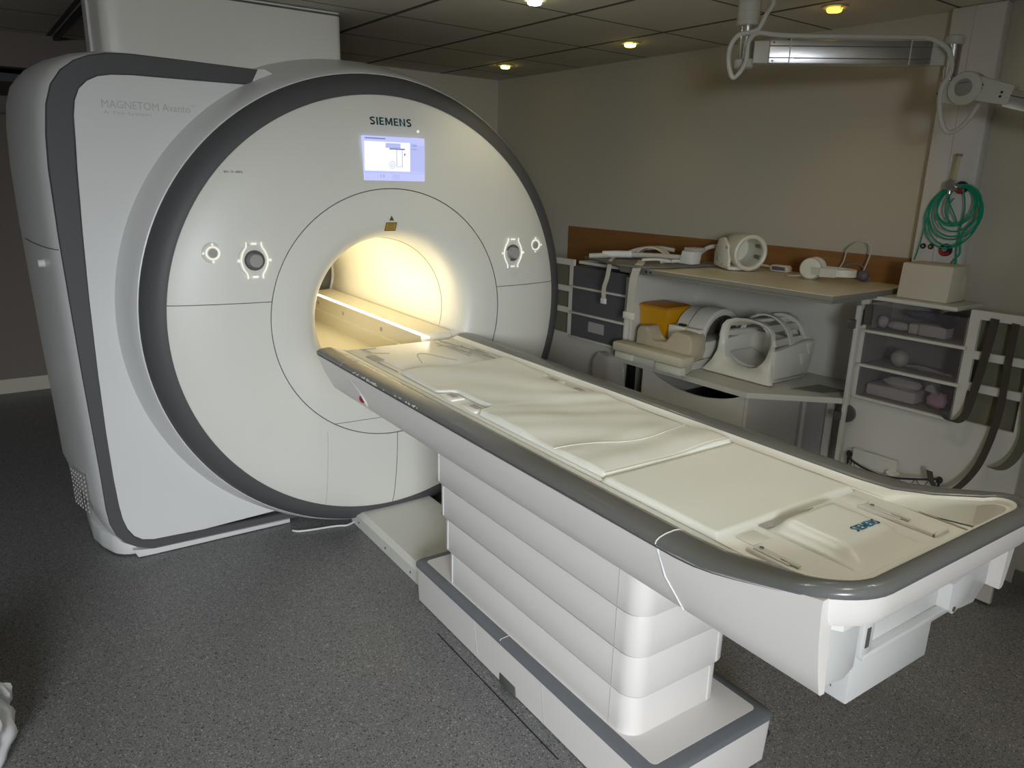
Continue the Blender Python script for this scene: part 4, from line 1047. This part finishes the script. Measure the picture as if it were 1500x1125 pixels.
# net pocket and its contents on the right door
nt = thing('net_pocket', 'black elastic net pocket across the lower part of the right cabinet door', 'net pocket', (3.15, 1.44, .2), True)
rim = [(3.185, 1.645, .476), (3.15, 1.630, .472), (3.12, 1.598, .466), (3.10, 1.531, .455), (3.095, 1.451, .447), (3.10, 1.393, .452), (3.12, 1.31, .470), (3.15, 1.255, .482), (3.185, 1.243, .480)]
part('rim_cord', MB().tube(rim, .0048, 8, smooth=6), 'black_net', nt)
part('corner_knot', MB().sphere((3.186, 1.643, .466), .013, (.8, 1, 1.2)), 'black_net', nt)
part('corner_knot', MB().sphere((3.186, 1.243, .474), .013, (.8, 1, 1.2)), 'black_net', nt)
part('side_cord', MB().tube([(3.186, 1.643, .46), (3.187, 1.648, .24)], .0042, 6), 'black_net', nt)
part('side_cord', MB().tube([(3.186, 1.243, .46), (3.187, 1.250, .24)], .0042, 6), 'black_net', nt)
g = MB(); S = spline([Vector(p) for p in rim], 8)
def netp(i, j):
    p = S[min(len(S)-1, int(i))]; t = j/5
    return (p.x+(3.19-p.x)*t*.8, p.y, p.z-.045*j)
m_ = len(S)-1; st = 6
for j in range(5):
    for i in range(0, m_-st, st):
        o2 = (j % 2)*st/2
        a, b, c_ = netp(i+o2, j), netp(i+st/2+o2, j+1), netp(i+st+o2, j)
        g.tube([a, b], .0016, 4); g.tube([b, c_], .0016, 4)
part('mesh', g, 'black_net', nt)
g = MB(); g.sheet(0, .20, 0, .16, 14, 12, lambda x, y, u, v: .004*sin(14*u+6*v)+.003*sin(22*v), .004)
g.xf(Matrix.Translation((3.176, 1.615, .345)) @ Matrix(((0, 0, 1, 0), (-1, 0, 0, 0), (0, 1, 0, 0), (0, 0, 0, 1))))
single('clear_bag', g, 'cab_white', 'wrinkled clear plastic bag tucked into the black net pocket', 'bag', (3.17, 1.5, .35), True)
single('paper_roll', MB().cyl((3.165, 1.44, .33), (3.155, 1.42, .455), .030, seg=20, bev=.004), 'coil_white', 'rounded white roll standing in the black net pocket', 'roll', (3.16, 1.43, .33), True)
single('grey_pouch', MB().sphere((3.165, 1.345, .385), .045, (.35, 1.6, .8), fn=crumple(5, .08)), 'edge_grey', 'dark grey pouch at the right end of the black net pocket', 'pouch', (3.16, 1.34, .35), True)

# straps hanging over the right door
SG = 'hook and loop straps hanging on the right cabinet door'
def strap(name, pts, label, wdt=.033, m='velcro'):
    single(name, MB().ribbon(pts, (0, 1, .05), wdt, .004, smooth=8), m, label, 'strap', pts[0], True, SG)
strap('fixing_strap', [(3.194, 1.158, 1.172), (3.188, 1.160, 1.10), (3.184, 1.168, .98), (3.18, 1.180, .86), (3.165, 1.188, .78), (3.14, 1.205, .752), (3.125, 1.232, .756), (3.13, 1.255, .775)], 'short dark strap nearest the drawers, its end curling up by the bottom drawer', .030)
strap('fixing_strap', [(3.194, 1.085, 1.165), (3.188, 1.083, 1.05), (3.184, 1.078, .92), (3.18, 1.075, .83), (3.165, 1.082, .70), (3.15, 1.105, .58), (3.12, 1.150, .485), (3.10, 1.195, .462), (3.10, 1.235, .485), (3.12, 1.262, .525)], 'long dark strap whose thin tail curls back beside the net pocket', .026)
strap('fixing_strap', [(3.192, 1.010, 1.165), (3.186, 1.0, 1.0), (3.182, .990, .86), (3.175, .975, .75), (3.165, .985, .67), (3.15, 1.015, .615), (3.14, 1.050, .603)], 'wider dark olive strap at the free edge of the door, bent to the left', .032, 'velcro_olive')

# ------------------------------------------------------------------ wall column with gas outlets
tr = thing('wall_trunking', 'tall pale wall trunking column with medical gas and power outlets', 'trunking', (3.49, 1.53, 0), True)
part('trunking_body', MB().box(3.455, 3.512, 1.43, 1.635, 1.20, H-.002, .003), 'trunk_white', tr)
part('trunking_line', MB().tube([(3.4545, 1.545, 1.20), (3.4545, 1.545, H)], .001, 4), 'seam_soft', tr)
for y, r in ((1.593, .012), (1.560, .012)):
    k = part('socket', MB().cyl((3.456, y, 1.407), (3.448, y, 1.407), r, seg=20, bev=.002), 'black', tr)
    part('socket_pin', MB().cyl((3.449, y, 1.407), (3.446, y, 1.407), .005, seg=12), 'knob_grey', k)
k = part('gas_outlet', MB().cyl((3.456, 1.495, 1.398), (3.444, 1.495, 1.398), .027, seg=28, bev=.002), 'black', tr)
part('outlet_ring', MB().prism([(1.495+.024*cos(a), 1.398+.024*sin(a)) for a in [math.radians(-150+12*i) for i in range(14)]]+[(1.495+.012*cos(a), 1.398+.012*sin(a)) for a in [math.radians(6-12*i) for i in range(14)]], 0, 3.440, 3.4445), 'red', k, smooth=False)
part('outlet_core', MB().cyl((3.445, 1.497, 1.402), (3.438, 1.497, 1.402), .011, seg=16), 'knob_grey', k)
k = part('gas_outlet', MB().cyl((3.456, 1.475, 1.660), (3.440, 1.475, 1.660), .026, seg=28, bev=.002), 'black', tr)
part('outlet_ring', MB().prism([(1.475+.023*cos(a), 1.660+.023*sin(a)) for a in [math.radians(-150+12*i) for i in range(13)]]+[(1.475, 1.66)], 0, 3.437, 3.441), 'red', k, smooth=False)
fm = thing('flow_meter', 'clear tube flow meter with a chrome valve plugged into the wall column', 'flow meter', (3.43, 1.50, 1.655), True)
part('valve', MB().cyl((3.44, 1.502, 1.668), (3.395, 1.502, 1.668), .022, seg=20, bev=.003).cyl((3.42, 1.53, 1.66), (3.42, 1.475, 1.66), .013, seg=16, bev=.002).cyl((3.42, 1.508, 1.66), (3.42, 1.508, 1.632), .009, seg=14), 'steel', fm)
part('meter_tube', MB().cyl((3.42, 1.502, 1.68), (3.42, 1.495, 1.785), .010, seg=16), 'glass_tube', fm)
part('meter_rod', MB().cyl((3.42, 1.502, 1.68), (3.42, 1.495, 1.79), .003, seg=8), 'bin_yellow', fm)
part('meter_cap', MB().cyl((3.42, 1.495, 1.785), (3.42, 1.494, 1.795), .013, seg=16), 'vinyl_grey', fm)
# green oxygen hose, coiled
g = MB(); hub = (3.415, 1.492, 1.655)
def loop(cy, cz, ry, rz, x, n=24, ph=0, tilt=0): 
    P = []
    for i in range(n):
        a = 2*PI*i/n+ph; yy = ry*cos(a); zz = rz*sin(a)
        P.append((x+.008*sin(a), cy+yy*cos(tilt)-zz*sin(tilt), cz+yy*sin(tilt)+zz*cos(tilt)))
    return P
for (cy, cz, ry, rz, x, t) in ((1.478, 1.588, .073, .078, 3.425, .1), (1.474, 1.584, .076, .083, 3.428, .15), (1.478, 1.555, .108, .110, 3.435, .1), (1.468, 1.560, .098, .102, 3.422, .0), (1.480, 1.545, .106, .126, 3.430, -.05), (1.452, 1.592, .062, .080, 3.42, .1), (1.458, 1.575, .085, .096, 3.418, .2), (1.492, 1.535, .108, .128, 3.438, 0)):
    g.tube(loop(cy, cz, ry, rz, x, tilt=t), .0032, 6, closed=True, smooth=2)
g.tube([(3.415, 1.505, 1.642), (3.43, 1.506, 1.60), (3.42, 1.480, 1.561), (3.43, 1.464, 1.52), (3.42, 1.479, 1.507), (3.43, 1.500, 1.531), (3.43, 1.503, 1.588), (3.42, 1.485, 1.615)], .0032, 6, smooth=6)
g.tube([(3.43, 1.460, 1.655), (3.43, 1.440, 1.58), (3.435, 1.445, 1.49), (3.44, 1.448, 1.41), (3.44, 1.440, 1.352), (3.44, 1.44, 1.30)], .0032, 6, smooth=6)
g.tube([(3.43, 1.400, 1.53), (3.435, 1.435, 1.46), (3.44, 1.430, 1.39), (3.44, 1.455, 1.35), (3.44, 1.46, 1.30)], .0032, 6, smooth=6)
g.tube([(3.435, 1.57, 1.61), (3.435, 1.59, 1.52), (3.44, 1.602, 1.42), (3.445, 1.618, 1.345)], .0032, 6, smooth=6)
single('oxygen_hose', g, 'tube_green', 'thin green oxygen hose coiled over the outlet on the wall column', 'hose', (3.43, 1.48, 1.6), True)

# ------------------------------------------------------------------ ceiling arm
ar = thing('ceiling_boom', 'jointed aluminium injector arm hanging from the ceiling at the top right', 'ceiling arm', (2.555, 1.965, H), True)
part('column', MB().cyl((2.556, 1.966, H-.001), (2.556, 1.966, 2.232), .042, seg=32, bev=.003), 'arm_grey', ar)
g = MB()
for zz in (2.31, 2.28, 2.25): g.tube([(2.556+.0425*cos(a), 1.966+.0425*sin(a), zz) for a in [2*PI*i/24 for i in range(24)]], .0008, 4, closed=True)
part('column_ring', g, 'seam_soft', ar)
part('post', MB().cyl((2.556, 1.966, 2.235), (2.556, 1.966, 2.085), .026, seg=28), 'steel', ar)
part('post_collar', MB().cyl((2.556, 1.966, 2.115), (2.556, 1.966, 2.083), .036, seg=28, bev=.004), 'arm_grey', ar)
a0, a1 = Vector((2.556, 1.966, 0)), Vector((3.105, 1.468, 0)); dv = (a1-a0).normalized(); nn = Vector((-dv.y, dv.x, 0))
def armbox(g, s0, s1, n0, n1, z0, z1, bev=.002):
    b = MB().box(s0, s1, n0, n1, z0, z1, bev); b.v = [tuple(a0+dv*p[0]+nn*p[1]+Vector((0, 0, p[2]))) for p in b.v]; g.add(b.v, b.f)
g = MB(); armbox(g, .03, .10, -.018, .018, 2.10, 2.178)
part('bracket', g, 'arm_grey', ar)
g = MB(); armbox(g, .66, .735, -.012, .012, 2.10, 2.165)
part('bracket', g, 'arm_grey', ar)
g = MB(); armbox(g, .085, .68, -.026, .026, 2.098, 2.182, .004)
armr = part('arm_profile', g, 'aluminium', ar)
g = MB()
for zz in (2.118, 2.160): armbox(g, .086, .679, -.0275, .0275, zz-.0018, zz+.0018, 0)
part('profile_groove', g, 'seam_dark', armr)
g = MB()
for s_ in (.10, .665):
    for zz in (2.107, 2.172): 
        p = a0+dv*s_-nn*.026+Vector((0, 0, zz)); part('screw', MB().cyl(p, p-nn*.003, .0035, seg=10), 'seam_dark', armr)
g = MB()
for s_ in (.16, .60): armbox(g, s_, s_+.004, -.028, .028, 2.097, 2.196, 0)
part('cable_tie', g, 'hose_grey', ar)
part('joint_post', MB().cyl((3.118, 1.452, 2.20), (3.118, 1.452, 2.045), .030, seg=28, bev=.003), 'steel', ar)
part('joint_cap', MB().cyl((3.118, 1.452, 2.205), (3.118, 1.452, 2.172), .036, seg=28, bev=.005), 'arm_grey', ar)
g = MB(); g.cyl((3.145, 1.374, 2.013), (3.085, 1.374, 2.013), .060, seg=40, bev=.004)
jt = part('joint_disc', g, 'arm_grey', ar)
part('disc_sticker', MB().cyl((3.085, 1.376, 2.015), (3.0835, 1.376, 2.015), .031, seg=32), 'aluminium', jt)
g = fit_text('mavig', .036, .008, .02); g.v = [(3.0835-.0006-p[2], 1.376+.018-p[0], 2.027+p[1]) for p in g.v]
part('sticker_print', g, 'siemens_blue', jt)
g = MB(); g.prism([(1.475, 1.968), (1.475, 2.052), (1.43, 2.058), (1.36, 2.058), (1.36, 1.955), (1.43, 1.964)], 0, 3.10, 3.135, .004)
g.prism([(1.335, 2.055), (1.205, 2.010), (1.222, 1.945), (1.34, 1.968)], 0, 3.092, 3.135, .004)
part('joint_plate', g, 'arm_grey', ar)
g = MB()
for y, z in ((1.315, 2.020), (1.317, 2.008), (1.245, 1.990), (1.248, 1.976), (1.468, 2.00)): part('screw', MB().cyl((3.0925, y, z), (3.090, y, z), .0045, seg=10), 'black', ar)
a_ = MB(); a_.prism([(1.225, 2.002), (.70, 1.86), (.715, 1.79), (1.24, 1.942)], 0, 3.095, 3.132, .004)
lo_ = part('lower_arm', a_, 'aluminium', ar)
part('profile_groove', MB().tube([(3.0945, 1.232, 1.982), (3.0945, .708, 1.835)], .002, 4), 'seam_dark', lo_)
hose = [(2.50,1.90,2.373),(2.577,1.877,2.313),(2.557,1.888,2.260),(2.540,1.90,2.215),(2.515,1.915,2.200),(2.480,1.945,2.188),(2.460,1.961,2.149),(2.453,1.958,2.096),(2.462,1.943,2.042),(2.477,1.930,2.047),(2.500,1.915,2.096),(2.506,1.915,2.165),(2.540,1.905,2.199),(2.600,1.870,2.196),(2.680,1.810,2.194),(2.805,1.700,2.194),(2.950,1.570,2.194),(3.016,1.50,2.19),(3.045,1.456,2.165),(3.062,1.432,2.132),(3.062,1.420,2.072),(3.045,1.436,2.011),(3.037,1.426,1.938),(3.044,1.411,1.885),(3.059,1.393,1.856),(3.092,1.368,1.872),(3.115,1.344,1.916),(3.12,1.326,1.957)]
part('hose', MB().tube(hose, .0085, 8, smooth=5), 'hose_grey', ar)

# ceiling spotlights
LG = 'recessed ceiling spotlights'
def spot(x, y, m, col, pw, label, tilt=0):
    t = thing('ceiling_spotlight', label, 'spotlight', (x, y, H), True, LG)
    part('bezel', MB().lathe([(.030, H-.001), (.052, H-.001), (.053, H-.005), (.034, H-.009), (.030, H-.008)], (x, y, 0), axis=2, seg=32), 'arm_grey', t)
    part('bulb', MB().cyl((x, y, H-.001), (x, y, H-.022), .030, seg=24, bev=.004), m, t)
    part('clip', MB().tube([(x-.02, y-.05, H-.006), (x, y-.02, H-.018)], .003, 5), 'arm_grey', t)
    l = bpy.data.lights.new('lamp', 'SPOT'); l.energy = pw; l.color = col; l.spot_size = math.radians(105); l.spot_blend = .8; l.shadow_soft_size = .03
    lo = bpy.data.objects.new('lamp', l); C0.objects.link(lo); lo.parent = t; lo.location = (0, 0, -.035)
spot(3.085, 4.28, 'lamp_yellow', (1, .80, .35), .5, 'yellow spotlight farthest from the viewer, above the dark wall corner')
spot(3.080, 3.125, 'lamp_yellow', (1, .80, .35), 1.5, 'yellow spotlight in the middle of the row along the right wall')
spot(3.085, 1.942, 'lamp_orange', (1, .66, .25), 2, 'orange spotlight nearest the ceiling arm')
spot(2.09, 2.70, 'lamp_white', (1, .90, .60), 7, 'bright white spotlight at the top edge of the picture above the scanner face')

for x_, y_ in ((2.09, 1.51), (2.09, .32), (1.10, 1.51), (1.10, .32), (1.10, -.85), (2.09, -.85)):
    spot(x_, y_, 'lamp_white', (1, .93, .75), 11, 'white spotlight overhead, nearer the viewer than the ceiling arm')

# plastic bag at lower left
g = MB(); random.seed(3)
rr = []
for k in range(22):
    t = k/21; z = .004+.32*t; ring = []
    for j in range(60):
        a = 2*PI*j/60
        f_ = 1+.06*sin(5*a+7*t)+.045*sin(9*a-11*t)+.03*sin(17*a+19*t)+.02*sin(31*a-13*t)
        R_ = .165*(math.sin(PI*(.30+.55*t))**.8)*f_*(1-.35*t**4)
        ring.append((-.315+R_*cos(a), 2.27+R_*sin(a), z+.012*sin(4*a+3*t)))
    rr.append(ring)
g.loft(rr)
pb = thing('plastic_bag', 'crumpled translucent plastic bag on the floor at the left edge', 'bag', (-.28, 2.27, 0))
part('bag_body', g, 'bag_plastic', pb, ang=70)
part('bag_knot', MB().sphere((-.172, 2.33, .16), .035, (1, .9, 1.3), fn=crumple(12, .14, 3)), 'bag_plastic', pb)

# ------------------------------------------------------------------ light
def area(name, loc, rot, sx, sy, pw, col, room=True, spread=180):
    l = bpy.data.lights.new(name, 'AREA'); l.shape = 'RECTANGLE'; l.size = sx; l.size_y = sy; l.energy = pw; l.color = col; l.spread = math.radians(spread)
    o = bpy.data.objects.new(name, l); C0.objects.link(o); place(o, Vector(loc), room)
    o.rotation_euler = Euler(rot)
    return o
# daylight outside the window behind the viewer
area('daylight', (-2.4, -3.6, 3.1), (math.radians(68), 0, math.radians(-30)), 2.8, 3.4, 1350, (.88, .94, 1.0))
# glow of the bore lamps
area('bore_lamp', (CX+.10, 3.78, CZ-.09), (math.radians(180), math.radians(12), 0), .10, 1.3, 3.2, (1, .88, .62), room=False)
wd = bpy.data.worlds.new('world'); bpy.context.scene.world = wd; wd.use_nodes = True
wd.node_tree.nodes['Background'].inputs[0].default_value = (.8, .85, 1, 1); wd.node_tree.nodes['Background'].inputs[1].default_value = .3

s = bpy.context.scene
s.view_settings.view_transform = 'Standard'; s.view_settings.look = 'None'; s.view_settings.gamma = 1; s.view_settings.use_curve_mapping = False
s.view_settings.exposure = .12
for o in bpy.data.objects:
    if '_o' in o: del o['_o']
